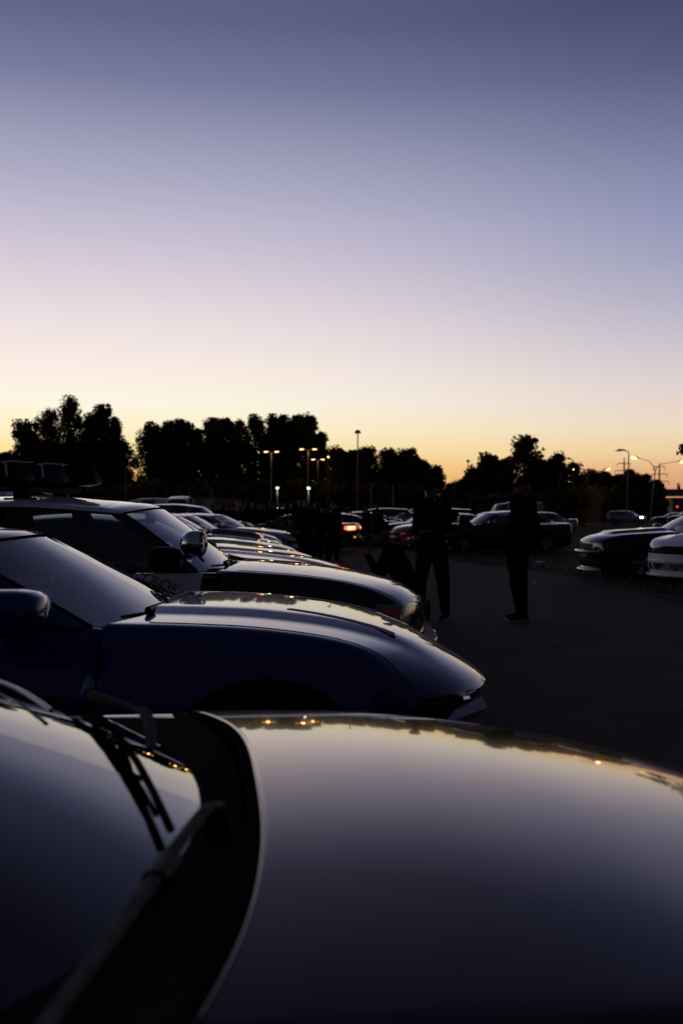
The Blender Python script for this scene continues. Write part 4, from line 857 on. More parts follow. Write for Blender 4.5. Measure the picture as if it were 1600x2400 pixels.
for s in (1, -1):
    b = MB(); b.tube([sf.hit((3, .52*s, .635), (-1, 0, 0))[0]+Vector((.010, 0, .0)), sf.hit((3, .47*s, .63), (-1, 0, 0))[0]+Vector((.010, 0, 0))], .012, 6); b.obj('headlight_glint', CHROME, BLUE, 60)  # chrome sliver added as the glint inside the headlight
    top = [Vector((-.26, .71*s, .578)), Vector((-.065, .50*s, .598)), Vector((-.075, .43*s, .632)), Vector((-.20, .58*s, .604))]; fb = MB(); fb.add(top+[v+Vector((-.05, -.02*s, -.05)) for v in top], [(0, 1, 2, 3), (0, 4, 5, 1), (1, 5, 6, 2), (2, 6, 7, 3), (3, 7, 4, 0), (4, 7, 6, 5)]); fb.obj('bumper_corner', P_SILVER, BLUE, 20)  # silver paint stands in for the sky reflected on the glossy blue bumper
    sf.line([(-1.34, .74*s), (-.9, .74*s), (-.5, .735*s), (-.2, .66*s)], 'top', .003, 1, 12).obj('bonnet_gap', DARK, BLUE, 60)
w = MB(); w.tube([(-1.30, .22, .965), (-1.335, .20, .985), (-1.36, -.05, .99), (-1.36, -.25, .985)], [.02, .016, .012, .01], 8); w.obj('wiper_mount', PLASTIC, BLUE, 60)
cg = MB()
for k in range(15): cg.box((-1.40-.13*(abs(-.72+k*.103)/.8)**3, -.72+k*.103, .915), (.085, .09, .015))
cg.obj('cowl_grille', PLASTIC, BLUE, 0)['kind'] = 'stuff'

# ------------------------------------------------------------------ black-and-white patrol car
q = dict(L=5.38, hw=.975, zb=.20, ws=.86, kf=.15, kc=.10, rs=.05, p=2.0, bonnet_x=-.13, deck_x=-4.42, deck_z=1.05, belt=(1.0, 1.03),
         hood=[(-1.24, 1.038, .998, .815), (-.95, 1.018, .98, .815), (-.68, .988, .954, .81), (-.32, .922, .893, .80), (-.13, .862, .825, .785), (-.04, .805, .775, .765)],
         wheels=(-.94, -3.86, .355, .83), doors=[(-2.30, -1.33), (-3.42, -2.30)], no_wipers=False, mirror=(-1.60, 1.08, 1.085, .10, .11, .08), far_mirror=(-1.66, 1.06, 1.06), mirror_mat=PLASTIC,
         gh=dict(ws_base=((-1.30, .985), (-1.45, .80, 1.0)), ws_top=((-1.87, 1.425), (-1.98, .64)), peak=(-2.65, 1.482), crown=.05, rw_top=((-3.55, 1.43), (-3.5, .61)), rw_base=((-4.38, 1.04), (-4.26, .71, 1.04)), bulge=.016,
                 side=[(0, 'pillar'), (.012, 'glass1'), (.33, 'pillar'), (.42, 'glass2'), (.74, 'pillar'), (.77, 'glass3'), (.86, 'pillar')]))
q['patches'] = [('headlight', LENS, [(.44, .665), (.90, .65), (.92, .79), (.44, .775)], 'front', dict(both=True, n=10, m=4, off=.004)), ('grille', CHROME, [(-.38, .64), (.38, .64), (.38, .78), (-.38, .78)], 'front', dict(n=10, m=3, off=.012)),
                ('tail_light', REDLENS, [(.40, .78), (.84, .76), (.84, .92), (.40, .92)], 'rear', dict(both=True, n=8, m=3))]
POL = build_car('patrol_car', q, P_BLACK, (.56, 6.95, 0), 0, 'black-and-white patrol car with roof light bar and round pillar spotlight', cat='patrol car', hero=True, doorm=P_WHITE, roofm=P_WHITE, spokes=8, rim=PLASTIC, sideglass=GLASS)
sf = q['_surf']
for s in (1, -1):
    p = sf.patch([(-.375, .705), (-.075, .66), (-.06, .785), (-.34, .80)], 'side', 10, 4, .010, .03, s); ho = p.obj('headlight_wrap', FROST, POL, 50)
    p = sf.patch([(-.355, .717), (-.185, .705), (-.195, .772), (-.325, .782)], 'side', 8, 3, .016, .03, s); p.obj('amber_reflector', AMBER, ho, 50)
    sf.line([(-1.2, .73*s), (-.6, .735*s), (-.14, .70*s)], 'top', .003, 1, 14).obj('bonnet_gap', DARK, POL, 60)
b = MB(); n = 16; pr = [(.0, .56), (.085, .55), (.10, .50), (.09, .42), (.03, .36)]; vs = []
for k in range(n+1):
    y = -.97+1.94*k/n; off = -.15*(abs(y)/.97)**2.6
    vs += [(x+off, y, z) for x, z in pr]
b.add(vs, [(k*5+j, k*5+j+1, (k+1)*5+j+1, (k+1)*5+j) for k in range(n) for j in range(4)]+[(4, 3, 2, 1, 0), tuple(n*5+j for j in range(5))]); b.obj('front_bumper', P_BLACK, POL, 40)
b = MB()
for k in range(9): b.box((.02, -.32+k*.08, .71), (.02, .012, .13))
b.obj('grille_bar', CHROME, POL, 0)['kind'] = 'stuff'
# light bar: seven pods in a V
root = empty('light_bar', (0, 0, 0)); root.parent = POL
lb = MB(); bz = 1.53
for s in (1, -1): lb.tube([(-2.42, 0, bz+.0), (-2.85, .86*s, bz+.0)], .075, 4, flat=.42)
lbo = lb.obj('light_bar', SMOKE, POL, 0); bpy.data.objects.remove(root)
for s in (1, -1): MB().box((-2.64, .45*s, 1.49), (.10, .07, .10)).box((-2.64, .45*s, 1.455), (.2, .12, .012)).obj('bar_foot', PLASTIC, lbo, 0)
def pod(cx, cy, a):
    prof = [(1.55, .10), (1.560, .140), (1.572, .158), (1.590, .158), (1.675, .122), (1.688, .112)]; mb = MB(); vs = []
    for z, r in prof:
        for k in range(16):
            t = 2*math.pi*(k+.5)/16; c, s_ = math.cos(t), math.sin(t); d = r/max(abs(c), abs(s_))**.72; x, y = d*c*1.0, d*s_*.96
            vs.append((cx+x*math.cos(a)-y*math.sin(a), cy+x*math.sin(a)+y*math.cos(a), z))
    m = len(prof); mb.add(vs, [(i*16+k, i*16+(k+1) % 16, (i+1)*16+(k+1) % 16, (i+1)*16+k) for i in range(m-1) for k in range(16)]+[tuple(range(15, -1, -1)), tuple((m-1)*16+k for k in range(16))])
    return mb
for k in range(7):
    t = (k-3)/3; s = 1 if t > 0 else -1; a = math.atan2(.86*s, -.43) if k != 3 else R(24)
    pod(-2.42-.43*abs(t)+(.02 if k == 3 else 0), .84*t, a).obj('beacon_pod', SMOKE, lbo, 25)
    x0, y0 = -2.42-.43*abs(t)+(.02 if k == 3 else 0), .84*t
    if k != 3:
        ux, uy = -math.sin(a), math.cos(a); e = MB(); c0 = Vector((x0+math.cos(a)*.13, y0+math.sin(a)*.13, 0)); c1 = Vector((x0+math.cos(a)*.105, y0+math.sin(a)*.105, 0)); e.tube([c0+Vector((-ux*.13, -uy*.13, 1.59)), c1+Vector((-ux*.098, -uy*.098, 1.68)), c1+Vector((ux*.098, uy*.098, 1.68)), c0+Vector((ux*.13, uy*.13, 1.59))],   .0075, 6); [e.tube([c1+Vector((v*ux*.112, v*uy*.112, 1.688)), c1+Vector((v*ux*.112-math.cos(a)*.22, v*uy*.112-math.sin(a)*.22, 1.688))], .005, 5) for v in (-1, 1)]; e.obj('pod_rim', EDGELIGHT, lbo, 0)  # whitish tubes paint the reflected light along the edges of the dark pods
# pillar spotlight
for s in (-1,):
    c = Vector((-1.44, s*1.0, 1.178)); m = MB(); m.lathe([(0, -.082), (.03, -.078), (.058, -.06), (.075, -.03), (.080, .0), (.078, .03), (.074, .045)], c, 'x', 28); so = m.obj('spotlight', CHROME, POL, 60)
    m = MB(); m.lathe([(.076, .040), (.079, .044), (.077, .050), (.062, .066), (.035, .078), (0, .082)], c, 'x', 28); m.obj('spotlight_lens', LENS, so, 60)
    m = MB(); m.tube([c+Vector((-.02, .02, -.07)), c+Vector((-.09, .10, -.085)), c+Vector((-.2, .17, -.06))], [.016, .014, .012], 8); m.tube([c+Vector((.03, 0, -.075)), c+Vector((.06, -.02, -.105))], .008, 6); m.obj('spotlight_arm', PLASTIC, so, 60)
# gold arched lettering on the white front door
door = q['_doors'][(0, -1)]
txt = "HIGHWAY PATROL"; rad = 1.05; pitch = .066
cx, cz = -2.005, .955-rad
for i, ch in enumerate(txt):
    if ch == ' ': continue
    a = (i-(len(txt)-1)/2)*pitch/rad; cu = bpy.data.curves.new('t', 'FONT'); cu.body = ch; cu.size = .098; cu.align_x = 'CENTER'; cu.extrude = .0012; cu.resolution_u = 3; to = bpy.data.objects.new('t', cu); COL.objects.link(to)
    bpy.context.view_layer.update(); me = bpy.data.meshes.new_from_object(to.evaluated_get(bpy.context.evaluated_depsgraph_get())); bpy.data.objects.remove(to); me.name = 'letter'
    me.materials.clear(); me.materials.append(GOLD); x, z = cx+rad*math.sin(a), cz+rad*math.cos(a)
    h, nn = sf.hit((x, -3, z+.03), (0, 1, 0)); h2, _ = sf.hit((x, -3, z), (0, 1, 0))
    if h is None: continue
    lo = link('letter', me, door); tilt = math.atan2(nn.z, -nn.y)
    lo.matrix_local = Matrix.Translation((x, h2.y-.004, z)) @ Matrix.Rotation(R(90)-tilt, 4, 'X') @ Matrix.Rotation(-a, 4, 'Z')

# ------------------------------------------------------------------ the row behind the patrol car
ROWG = 'cars parked side by side behind the patrol car'
def row(q, pm, X, Y, label, rz=0.0, **kw): return build_car('parked_car', q, pm, (X, Y, 0), R(rz), label, ROWG, **kw)
row(generic('coupe', dome=lambda x, y: .02*(max(0, min(1, (.45-abs(y))/.1)))), P_GREY, .20, 9.8, 'dark grey coupe next to the patrol car, light lines along its bonnet')
row(generic('coupe'), P_BLACK, -.16, 12.5, 'black coupe third in the row, smooth bonnet beyond the dark grey one', rz=-1)
row(generic('coupe'), P_SILVER, -.58, 15.7, 'pale silver coupe between the black coupe and the one with the bonnet scoop', rz=.5)
def scoop(x, y):
    f = max(0, min(1, (.36-abs(y))/.05)); return .075*f*max(0, min(1, (-.50-x)/.02))
row(generic('coupe', dome=scoop), P_TEAL, -.95, 18.6, 'slate coupe with a raised scoop on its bonnet')
row(generic('coupe', L=4.8), P_GREY, -1.35, 23.2, 'dark grey fastback with see-through side window standing further back in the row', cabin=True)
row(generic('coupe'), P_SILVER, -1.22, 26.6, 'light coupe whose nose and headlight show past the dark grey fastback', rz=-14)
row(generic('coupe'), P_BLACK, -2.0, 31.0, 'dark coupe of which only a slanting windscreen shows above the fastback')
row(generic('suv'), P_NAVY, -3.0, 21.0+14, 'tall dark car whose roof just shows left of the fastback roof')

# cars in the middle distance
OPENC = generic('sedan', L=5.0, bonnet_x=-.10)
SED = build_car('parked_car', OPENC, P_BLACK, (2.98, 33.6, 0), R(193), 'black saloon seen side-on with its bonnet raised, behind the two standing people', cabin=True)
bo = OPENC['_bonnet']; hz = Vector((-1.32, 0, 1.0)); bo.matrix_local = Matrix.Translation(hz) @ Matrix.Rotation(R(-40), 4, 'Y') @ Matrix.Translation(-hz)
md = bo.modifiers.new('t', 'SOLIDIFY'); md.thickness = .03
MB().tube([(-.75, .6, .95), (-.95, .55, 1.35)], .015, 6).obj('bonnet_prop', DULLMETAL, SED, 60)
eb = MB(); eb.box((-.65, 0, .72), (1.0, 1.2, .16)); eb.box((-.7, 0, .84), (.6, .5, .12)); eb.box((-.45, .45, .84), (.3, .25, .1)); eb.obj('engine', PLASTIC, SED, 20)
MID = 'cars standing behind the people in the middle of the lot'
def mid(kind, pm, X, Y, rz, label, **kw): return build_car('parked_car', generic(kind, **kw), pm, (X, Y, 0), R(rz), label, MID)
mid('sedan', P_NAVY, 3.6, 40.0, 182, 'dark blue saloon whose roof line shows just above the car with the raised bonnet')
mid('coupe', P_SILVER, 3.75, 37.4, 205, 'pale blue-white car nose seen between the standing person and the raised bonnet')
mid('sedan', P_BLACK, 3.6, 47.0, 4, 'long dark saloon with curved roof behind the crouching photographer')
mid('coupe', P_GREY, 1.25, 41.5, 190, 'grey coupe with sloping windscreen behind the crouching photographer')
mid('coupe', P_TEAL, 1.9, 37.5, 200, 'grey coupe with pale windscreen beside the standing person in the dark jacket')
G1 = generic('coupe'); G1['patches'] = [p for p in G1['patches'] if p[0] not in ('tail_light',)]+[('tail_light', TAIL_ON, [(.34, .78), (.80, .76), (.80, .91), (.34, .93)], 'rear', dict(both=True, n=8, m=3)), ('tail_lamp', TAIL_CORE, [(.58, .805), (.77, .80), (.77, .885), (.58, .89)], 'rear', dict(both=True, n=4, m=2, off=.014)), ('tail_lamp', TAIL_CORE, [(.42, .83), (.52, .825), (.52, .885), (.42, .89)], 'rear', dict(both=True, n=4, m=2, off=.014)), ('tail_light', TAIL_ON, [(-4.74, .77), (-4.46, .80), (-4.46, .90), (-4.72, .92)], 'side', dict(both=True, n=8, m=3)), ('tail_lamp', TAIL_CORE, [(-4.70, .80), (-4.58, .81), (-4.58, .88), (-4.70, .89)], 'side', dict(both=True, n=4, m=2, off=.014)), ('side_marker', AMBER_ON, [(.36, .50), (.48, .50), (.48, .555), (.36, .555)], 'rear', dict(both=True, n=3, m=2))]
hd = R(165); build_car('parked_car', G1, P_GREEN, (.62+4.78*math.cos(hd)*1.0, 35.4+4.78*math.sin(hd), 0), hd, 'green car with its tail lights glowing red behind the standing group', MID)
mid('coupe', P_GREEN, -2.75, 43.5, 186, 'green car with a pale headlight left of the standing group')
FAR = 'vehicles parked at the back of the lot'
def far(kind, pm, px, Y, rz, label, zs=1.0, **kw):
    o = build_car('parked_van' if kind == 'van' else 'parked_car', generic(kind, **kw), pm, (at(px, Y), Y, 0), R(rz), label, FAR, cat='van' if kind == 'van' else 'car'); o.scale = (1, 1, zs); return o
far('van', P_WHITE, 408, 74, -90, 'tall white van seen end-on behind the row on the left', 1.18)
far('van', P_WHITE, 262, 78, 180, 'white van whose roof shows above the windscreen of the patrol car', 1.12)
far('van', P_SILVER, 1119, 80, 182, 'pale van with dark side windows left of the person in the cap')
far('suv', P_WHITE, 905, 72, 185, 'white off-road car left of the person in the dark jacket', 1.06)
far('suv', P_BLACK, 952, 68, 176, 'black off-road car with a glinting lamp left of the person in the dark jacket', 1.0)
far('sedan', P_SILVER, 868, 66, 180, 'pale saloon whose roof shows between the two standing figures')
far('suv', P_TEAL, 548, 58, 186, 'grey estate car behind the crowd on the left')
far('sedan', P_SILVER, 500, 62, 184, 'pale saloon left of the grey estate car behind the crowd')
far('sedan', P_WHITE, 668, 60, 183, 'white saloon behind the crowd and the left greenish lamp')
far('sedan', P_SILVER, 745, 58, 184, 'silver saloon whose roof shows between heads of the standing group')
far('suv', P_NAVY, 790, 62, 180, 'dark estate car beyond the green car')
far('coupe', P_BLUE, 588, 50, 200, 'pale blue car partly hidden by the crowd left of the greenish lamps')
far('sedan', P_SILVER, 1160, 60, 182, 'pale saloon just in front of the van, left of the person in the cap')

# traffic on the road to the right
def lit(kind, pm, px, Y, rz, label, h=True):
    g = generic(kind)
    if h: g['patches'] = [p for p in g['patches'] if p[0] != 'headlight']+[('headlight', HEAD_ON, [(.52, .62 if kind != 'suv' else .80), (.78, .62 if kind != 'suv' else .80), (.78, .74 if kind != 'suv' else .93), (.52, .74 if kind != 'suv' else .93)], 'front', dict(both=True, n=4, m=3, off=.01))]
    return build_car('moving_car', g, pm, (at(px, Y), Y, 0), R(rz), label, 'cars on the road beyond the grass')
lit('suv', P_SILVER, 1513, 117, -38, 'car with bright headlights on the road at the foot of the tall unlit lamp')
lit('suv', P_SILVER, 1321, 112, -40, 'pale car with bright headlights passing just right of the person in the cap')
lit('sedan', P_NAVY, 1524, 112, 176, 'blue-grey car standing right of the forked lamp', False)
lit('suv', P_GREY, 1562, 108, 178, 'grey-brown car at the right edge under the red traffic light', False)
for px, Y, lab in ((1604, 150, 'far car on the road under the bridge'),): lit('sedan', P_RED, px, Y, 180, lab, False)

# ------------------------------------------------------------------ two cars on the grass at right
def dome_chal(x, y):
    f = max(0, min(1, (.40-abs(y))/.06)); return .045*f*max(0, min(1, (-.42-x)/.10))
q = generic('coupe', L=5.0, hw=.96, dome=dome_chal, kf=.12, zb=.17, hood=[(-1.62, 1.02, .97, .82), (-1.1, .99, .95, .82), (-.6, .955, .92, .81), (-.25, .90, .86, .80), (-.08, .83, .80, .78), (-.04, .80, .77, .775)], bonnet_x=-.08, belt=(.98, 1.04), deck_x=-4.35, doors=[(-3.1, -1.8)], wheels=(-.95, -3.9, .36, .82), mirror=(-1.95, 1.02, 1.06, .08, .12, .075))
q['gh'] = dict(ws_base=((-1.68, .955), (-1.84, .77, .98)), ws_top=((-2.42, 1.40), (-2.54, .58)), peak=(-3.0, 1.45), rw_top=((-3.45, 1.42), (-3.42, .56)), rw_base=((-4.28, 1.05), (-4.2, .68, 1.06)), side=[(0, 'pillar'), (.05, 'glass1'), (.55, 'pillar'), (.6, 'glass2'), (.84, 'pillar')])
q['patches'] = [('grille', PLASTIC, [(-.86, .62), (.86, .62), (.86, .77), (-.86, .77)], 'front', dict(n=14, m=3, off=.003)), ('headlight', LENS, [(.50, .635), (.66, .635), (.66, .755), (.50, .755)], 'front', dict(both=True, n=4, m=3, off=.012)), ('headlight', LENS, [(.69, .64), (.83, .64), (.83, .75), (.69, .75)], 'front', dict(both=True, n=4, m=3, off=.012)),
                ('number_plate', PLATEK, [(-.26, .44), (.26, .44), (.26, .54), (-.26, .54)], 'front', dict(n=6, m=2, off=.02)), ('lower_grille', PLASTIC, [(-.7, .26), (.7, .26), (.7, .40), (-.7, .40)], 'front', dict(n=12, m=3)), ('tail_light', REDLENS, [(.1, .80), (.84, .80), (.84, .92), (.1, .92)], 'rear', dict(both=True, n=8, m=3))]
def lips(q, root, pm, zs_):
    b = MB(); hw = q['hw']
    for z, d, x1, x0 in zs_:
        n = 14; vs = []
        for k in range(n+1):
            y = -hw*.85+hw*1.70*k/n; off = -q['kf']*min(1.15, abs(y)/(q['hood'][-1][3]-.02))**2.4
            vs += [(x1+off, y, z+d*.3), (x1-.02+off, y, z+d), (x0+off, y, z+d*1.1), (x0+off, y, z-.01), (x1-.02+off, y, z-.01)]
        b = MB(); b.add(vs, [(k*5+j, k*5+(j+1) % 5, (k+1)*5+(j+1) % 5, (k+1)*5+j) for k in range(n) for j in range(5)]+[(4, 3, 2, 1, 0), tuple(n*5+j for j in range(5))]); b.obj('front_bumper' if z > .3 else 'front_splitter', pm, root, 40)
CH = build_car('parked_car', q, P_BLACK, (5.10, 21.0, 0), R(183), 'black coupe with raised bonnet scoop and square nose parked on the grass', group='coupes parked on the grass at the right', cabin=True); lips(q, CH, P_BLACK, [(.55, .045, .10, -.05), (.17, .035, .05, -.15)])
q = generic('coupe', L=4.83, hw=.96, kf=.26, zb=.18, hood=[(-1.45, 1.0, .95, .81), (-1.0, .975, .93, .81), (-.6, .93, .89, .80), (-.25, .87, .84, .78), (-.07, .80, .775, .745)], bonnet_x=-.10, dome=lambda x, y: .035*max(0, min(1, (.42-abs(y))/.08))*max(0, min(1, (-.25-x)/.3)))
q['patches'] = [('grille', PLASTIC, [(-.56, .60), (.56, .60), (.56, .75), (-.56, .75)], 'front', dict(n=14, m=3, off=.004)), ('headlight', GLOSSBLACK, [(.58, .60), (.86, .62), (.84, .745), (.58, .75)], 'front', dict(both=True, n=6, m=4, off=.005)), ('lower_grille', PLASTIC, [(-.70, .30), (.70, .30), (.76, .43), (-.76, .43)], 'front', dict(n=14, m=3, off=.004)),
                ('number_plate', PLATEK, [(-.26, .335), (.26, .335), (.26, .435), (-.26, .435)], 'front', dict(n=6, m=2, off=.02)), ('bonnet_scoop', GLOSSBLACK, [(-.62, -.28), (-.62, .28), (-.50, .22), (-.50, -.22)], 'top', dict(n=6, m=3, off=.004)), ('tail_light', REDLENS, [(.3, .80), (.8, .80), (.8, .90), (.3, .90)], 'rear', dict(both=True, n=8, m=3))]
WC = build_car('parked_car', q, P_WHITE, (6.12, 18.35, 0), R(218), 'white coupe cut by the right edge, black grille and chin spoiler', group='coupes parked on the grass at the right', cabin=True); lips(q, WC, P_WHITE, [(.45, .035, .012, -.1), (.19, .04, .045, -.12)])
sf = q['_surf']; cu = bpy.data.curves.new('t', 'FONT'); cu.body = 'ST'; cu.size = .095; cu.extrude = .001; cu.align_x = 'CENTER'; to = bpy.data.objects.new('t', cu); COL.objects.link(to); bpy.context.view_layer.update()
me = bpy.data.meshes.new_from_object(to.evaluated_get(bpy.context.evaluated_depsgraph_get())); bpy.data.objects.remove(to); me.materials.clear(); me.materials.append(PLATEW); h, _ = sf.hit((3, -.12, .38), (-1, 0, 0)); lo = link('plate_lettering', me, WC)
lo.matrix_local = Matrix.Translation(h+Vector((.026, 0, -.03))) @ Matrix.Rotation(R(90), 4, 'Z') @ Matrix.Rotation(R(90), 4, 'X')
# litter lying on the grass and the asphalt
for px, py, s, lab in ((1265, 1322, .13, 'white scrap of paper lying on the grass beside the person in the cap'), (1251, 1371, .05, 'tiny pale scrap lying on the asphalt beside the person in the cap')):
    Y = 1.36*2333/(py-1203); mb = MB(); mb.add([(-s, -s*.5, .03), (s*.6, -s*.6, .035), (s, s*.2, .075), (s*.2, s*.7, .05), (-s*.8, s*.5, .07), (0, 0, .085)], [(0, 1, 5), (1, 2, 5), (2, 3, 5), (3, 4, 5), (4, 0, 5)]); o = mb.obj('paper_scrap', PLATEW, None, 0); o.location = (at(px, Y), Y, 0 if s < .1 else .0); tag(o, lab, 'litter')
# ------------------------------------------------------------------ people
SKIN = mat('skin', (.22, .12, .085), .6, spec=.2); HAIR = mat('hair', (.02, .015, .012), .7)
CL = dict(black=mat('cloth_black', (.006, .006, .007), .95, matte=True), navy=mat('cloth_navy', (.008, .010, .020), .95, matte=True), grey=mat('cloth_grey', (.025, .025, .028), .95, matte=True), red=mat('cloth_red', (.05, .008, .008), .95, matte=True), jean=mat('cloth_denim', (.014, .018, .03), .95, matte=True), pale=mat('cloth_pale', (.35, .35, .38), .9), olive=mat('cloth_olive', (.02, .022, .016), .95, matte=True), shoe=mat('shoe_black', (.010, .010, .011), .8, spec=.1), sole=mat('shoe_sole', (.30, .29, .28), .8))
def cone(mb, a, b, ra, rb, n=10, sq=1.0):
    a, b = Vector(a), Vector(b); d = b-a; L_ = d.length
    if L_ < 1e-5: return
    k = max(2, int(L_/min(ra, rb)/.7)); 
    for i in range(k+1):
        t = i/k; mb.ball(a.lerp(b, t), (ra+(rb-ra)*t), n)
def body_mesh(J, vox=.02, fingers=False, top='black', legs='black', bulk=1.0, leg=1.0, pocket=False):
    """one continuous figure: tapered volumes along the bones, fused by a voxel remesh; J: joints facing -x"""
    mb = MB(); g = lambda k: Vector(J[k])
    pel, ch, nk, hd = g('pelvis'), g('chest'), g('neck'), g('head')
    for i in range(9):                                   # trunk: elliptical sections
        t = i/8; c = pel.lerp(ch, t); ax = (ch-pel).normalized(); w = (.165, .155, .145, .145, .15, .158, .166, .172, .165)[i]*bulk; dp = (.125, .122, .115, .112, .115, .12, .122, .118, .105)[i]*bulk
        lat = (g('shL')-g('shR')).normalized().lerp((g('hipL')-g('hipR')).normalized(), 1-t).normalized(); fw = ax.cross(lat).normalized()
        rot = Matrix((fw, lat, ax)).transposed(); mb.ball(c, (dp, w, .09), 14, 0, rot)
    cone(mb, ch+(nk-ch)*.3, nk, .085, .058); cone(mb, nk, hd+(nk-hd)*.35, .056, .054)
    for s in 'LR':
        cone(mb, ch+(g('sh'+s)-ch)*.35, g('sh'+s), .09*bulk, .072*bulk); cone(mb, g('sh'+s), g('el'+s), .064*bulk, .047*bulk); cone(mb, g('el'+s), g('wr'+s), .046*bulk, .032)
        cone(mb, g('hip'+s), g('kn'+s), .094*bulk, .068*bulk*leg); cone(mb, g('kn'+s), g('an'+s)+Vector((0, 0, .02)), .068*bulk*leg, .056*leg)
        an, toe = g('an'+s), g('toe'+s); cone(mb, an+(0, 0, -.02) if False else an, an+Vector((0, 0, -.03)), .044, .042); cone(mb, an+Vector((0, 0, -.035))-(toe-an).normalized()*.05, toe, .040, .033)
        h = g('ha'+s); d = (h-g('wr'+s)).normalized(); lat = d.cross(Vector((0, 0, 1)));
        lat = (lat if lat.length > .1 else Vector((0, 1, 0))).normalized(); nn = lat.cross(d).normalized()
        cone(mb, g('wr'+s), h+d*.01, .030, .036, 8)
        if fingers:
            for f, (o, ln) in enumerate(((-.030, .070), (-.010, .080), (.011, .076), (.030, .060))):
                b = h+d*.035+lat*o; k1 = b+d*ln*.5-nn*.006; k2 = k1+d*ln*.40-nn*.022; cone(mb, b, k1, .0105, .0098, 8); cone(mb, k1, k2, .0098, .0085, 8)
            b = h-d*.01-lat*.034; k1 = b+d*.035-lat*.022; cone(mb, b, k1, .012, .011, 8); cone(mb, k1, k1+d*.03-lat*.004-nn*.01, .011, .009, 8)
        else: mb.ball(h+d*.05, (.045, .03, .045), 8)
    hf = Vector(J.get('look', (-1, 0, 0))).normalized(); up = (hd-nk).normalized(); up = (up-hf*up.dot(hf)).normalized(); lt = up.cross(hf); rot = Matrix((hf, lt, up)).transposed(); tr = lambda x, y, z: hd+rot @ Vector((x, y, z))
    mb.ball(hd, (.098, .076, .118), 16, 0, rot); mb.ball(tr(.035, 0, -.075), (.062, .055, .058), 12, 0, rot); mb.ball(tr(.092, 0, -.085), (.018, .03, .018), 8, 0, rot)
    mb.ball(tr(.105, 0, -.012), (.018, .013, .026), 8, 0, rot); mb.ball(tr(.092, 0, -.052), (.012, .026, .010), 8, 0, rot)
    for s in (-1, 1): mb.ball(tr(-.005, .078*s, -.01), (.020, .010, .032), 8, 0, rot); mb.ball(tr(.083, .030*s, .018), (.014, .02, .010), 8, 0, rot)
    me = mb.mesh('p', [SKIN], 0, merge=False); o = link('p', me)
    md = o.modifiers.new('r', 'REMESH'); md.mode = 'VOXEL'; md.voxel_size = vox; md.use_smooth_shade = True; sm_ = o.modifiers.new('s', 'SMOOTH'); sm_.factor = .5; sm_.iterations = 3 if vox > .015 else 2
    bpy.context.view_layer.update(); out = bpy.data.meshes.new_from_object(o.evaluated_get(bpy.context.evaluated_depsgraph_get())); bpy.data.objects.remove(o)
    out.materials.clear()
    for m in (SKIN, CL[top], CL[legs], CL['shoe']): out.materials.append(m)
    segs = [(hd, hd, 0, .13), (nk, hd, 0, .09)]+[(g('wr'+s)+(g('ha'+s)-g('wr'+s))*.25, g('ha'+s)+(g('ha'+s)-g('wr'+s))*.8, 1 if pocket else 0, .1) for s in 'LR']
    segs += [(pel.lerp(ch, .12), nk+(ch-nk)*.35, 1, .2)]+[(g('sh'+s), g('el'+s), 1, .1) for s in 'LR']+[(g('el'+s), g('wr'+s), 1, .08) for s in 'LR']
    segs += [(g('hip'+s)+(g('kn'+s)-g('hip'+s))*.06, g('kn'+s), 2, .12) for s in 'LR']+[(g('kn'+s), g('an'+s)+Vector((0, 0, .03)), 2, .08) for s in 'LR']+[(g('an'+s)+Vector((0, 0, -.03)), g('toe'+s), 3, .06) for s in 'LR']
    C = np.array([p.center[:] for p in out.polygons]); best = np.full(len(C), 9.0); mi = np.zeros(len(C), int)
    for a, b, m_, r in segs:
        a, b = np.array(a), np.array(b); d = b-a; L2 = max((d*d).sum(), 1e-9); t = np.clip(((C-a)@d)/L2, 0, 1); q_ = np.linalg.norm(C-(a+t[:, None]*d), axis=1)/r; k = q_ < best; best[k] = q_[k]; mi[k] = m_
    out.polygons.foreach_set('material_index', mi.astype(np.int32)); out.polygons.foreach_set('use_smooth', [True]*len(C)); out.name = 'body'; return out, rot, hd
def cap_mesh(rot, hd, m, peak=True, back=False):
    mb = MB(); vs = []; n = 20; M = 7
    for i in range(M):
        th = i/(M-1)*R(84); 
        for k in range(n):
            a = 2*math.pi*k/n; v = Vector((.112*math.sin(th)*math.cos(a), .090*math.sin(th)*math.sin(a), .028+.112*math.cos(th))); vs.append(hd+rot @ v)
    mb.add(vs, [(i*n+k, (i+1)*n+k, (i+1)*n+(k+1) % n, i*n+(k+1) % n) for i in range(M-1) for k in range(n)])
    if peak:
        P = []; 
        for j in range(2):
            for k in range(9):
                a = R(-62+124*k/8); r = .108 if j == 0 else .108+.088*math.cos(a)**.6
                P.append(hd+rot @ Vector((r*math.cos(a)*(-1 if back else 1), (.088 if j == 0 else .082)*math.sin(a)*1.0, .042-(.018 if j else 0)-.012*abs(math.sin(a)))))
        Pb = [p-rot @ Vector((0, 0, .006)) for p in P]; mb.add(P+Pb, [(k, k+1, 9+k+1, 9+k) for k in range(8)]+[(18+k, 18+9+k, 18+9+k+1, 18+k+1) for k in range(8)]+[(9+k, 9+k+1, 27+k+1, 27+k) for k in range(8)])
    return mb.mesh('cap', m, 40)
def hair_mesh(rot, hd, long=False):
    mb = MB(); mb.ball(hd+rot @ Vector((-.018, 0, .028)), (.100, .085, .108), 14, 0, rot)
    if long: mb.ball(hd+rot @ Vector((-.06, 0, -.08)), (.055, .085, .16), 12, 0, rot)
    return mb.mesh('hair', HAIR, 60)
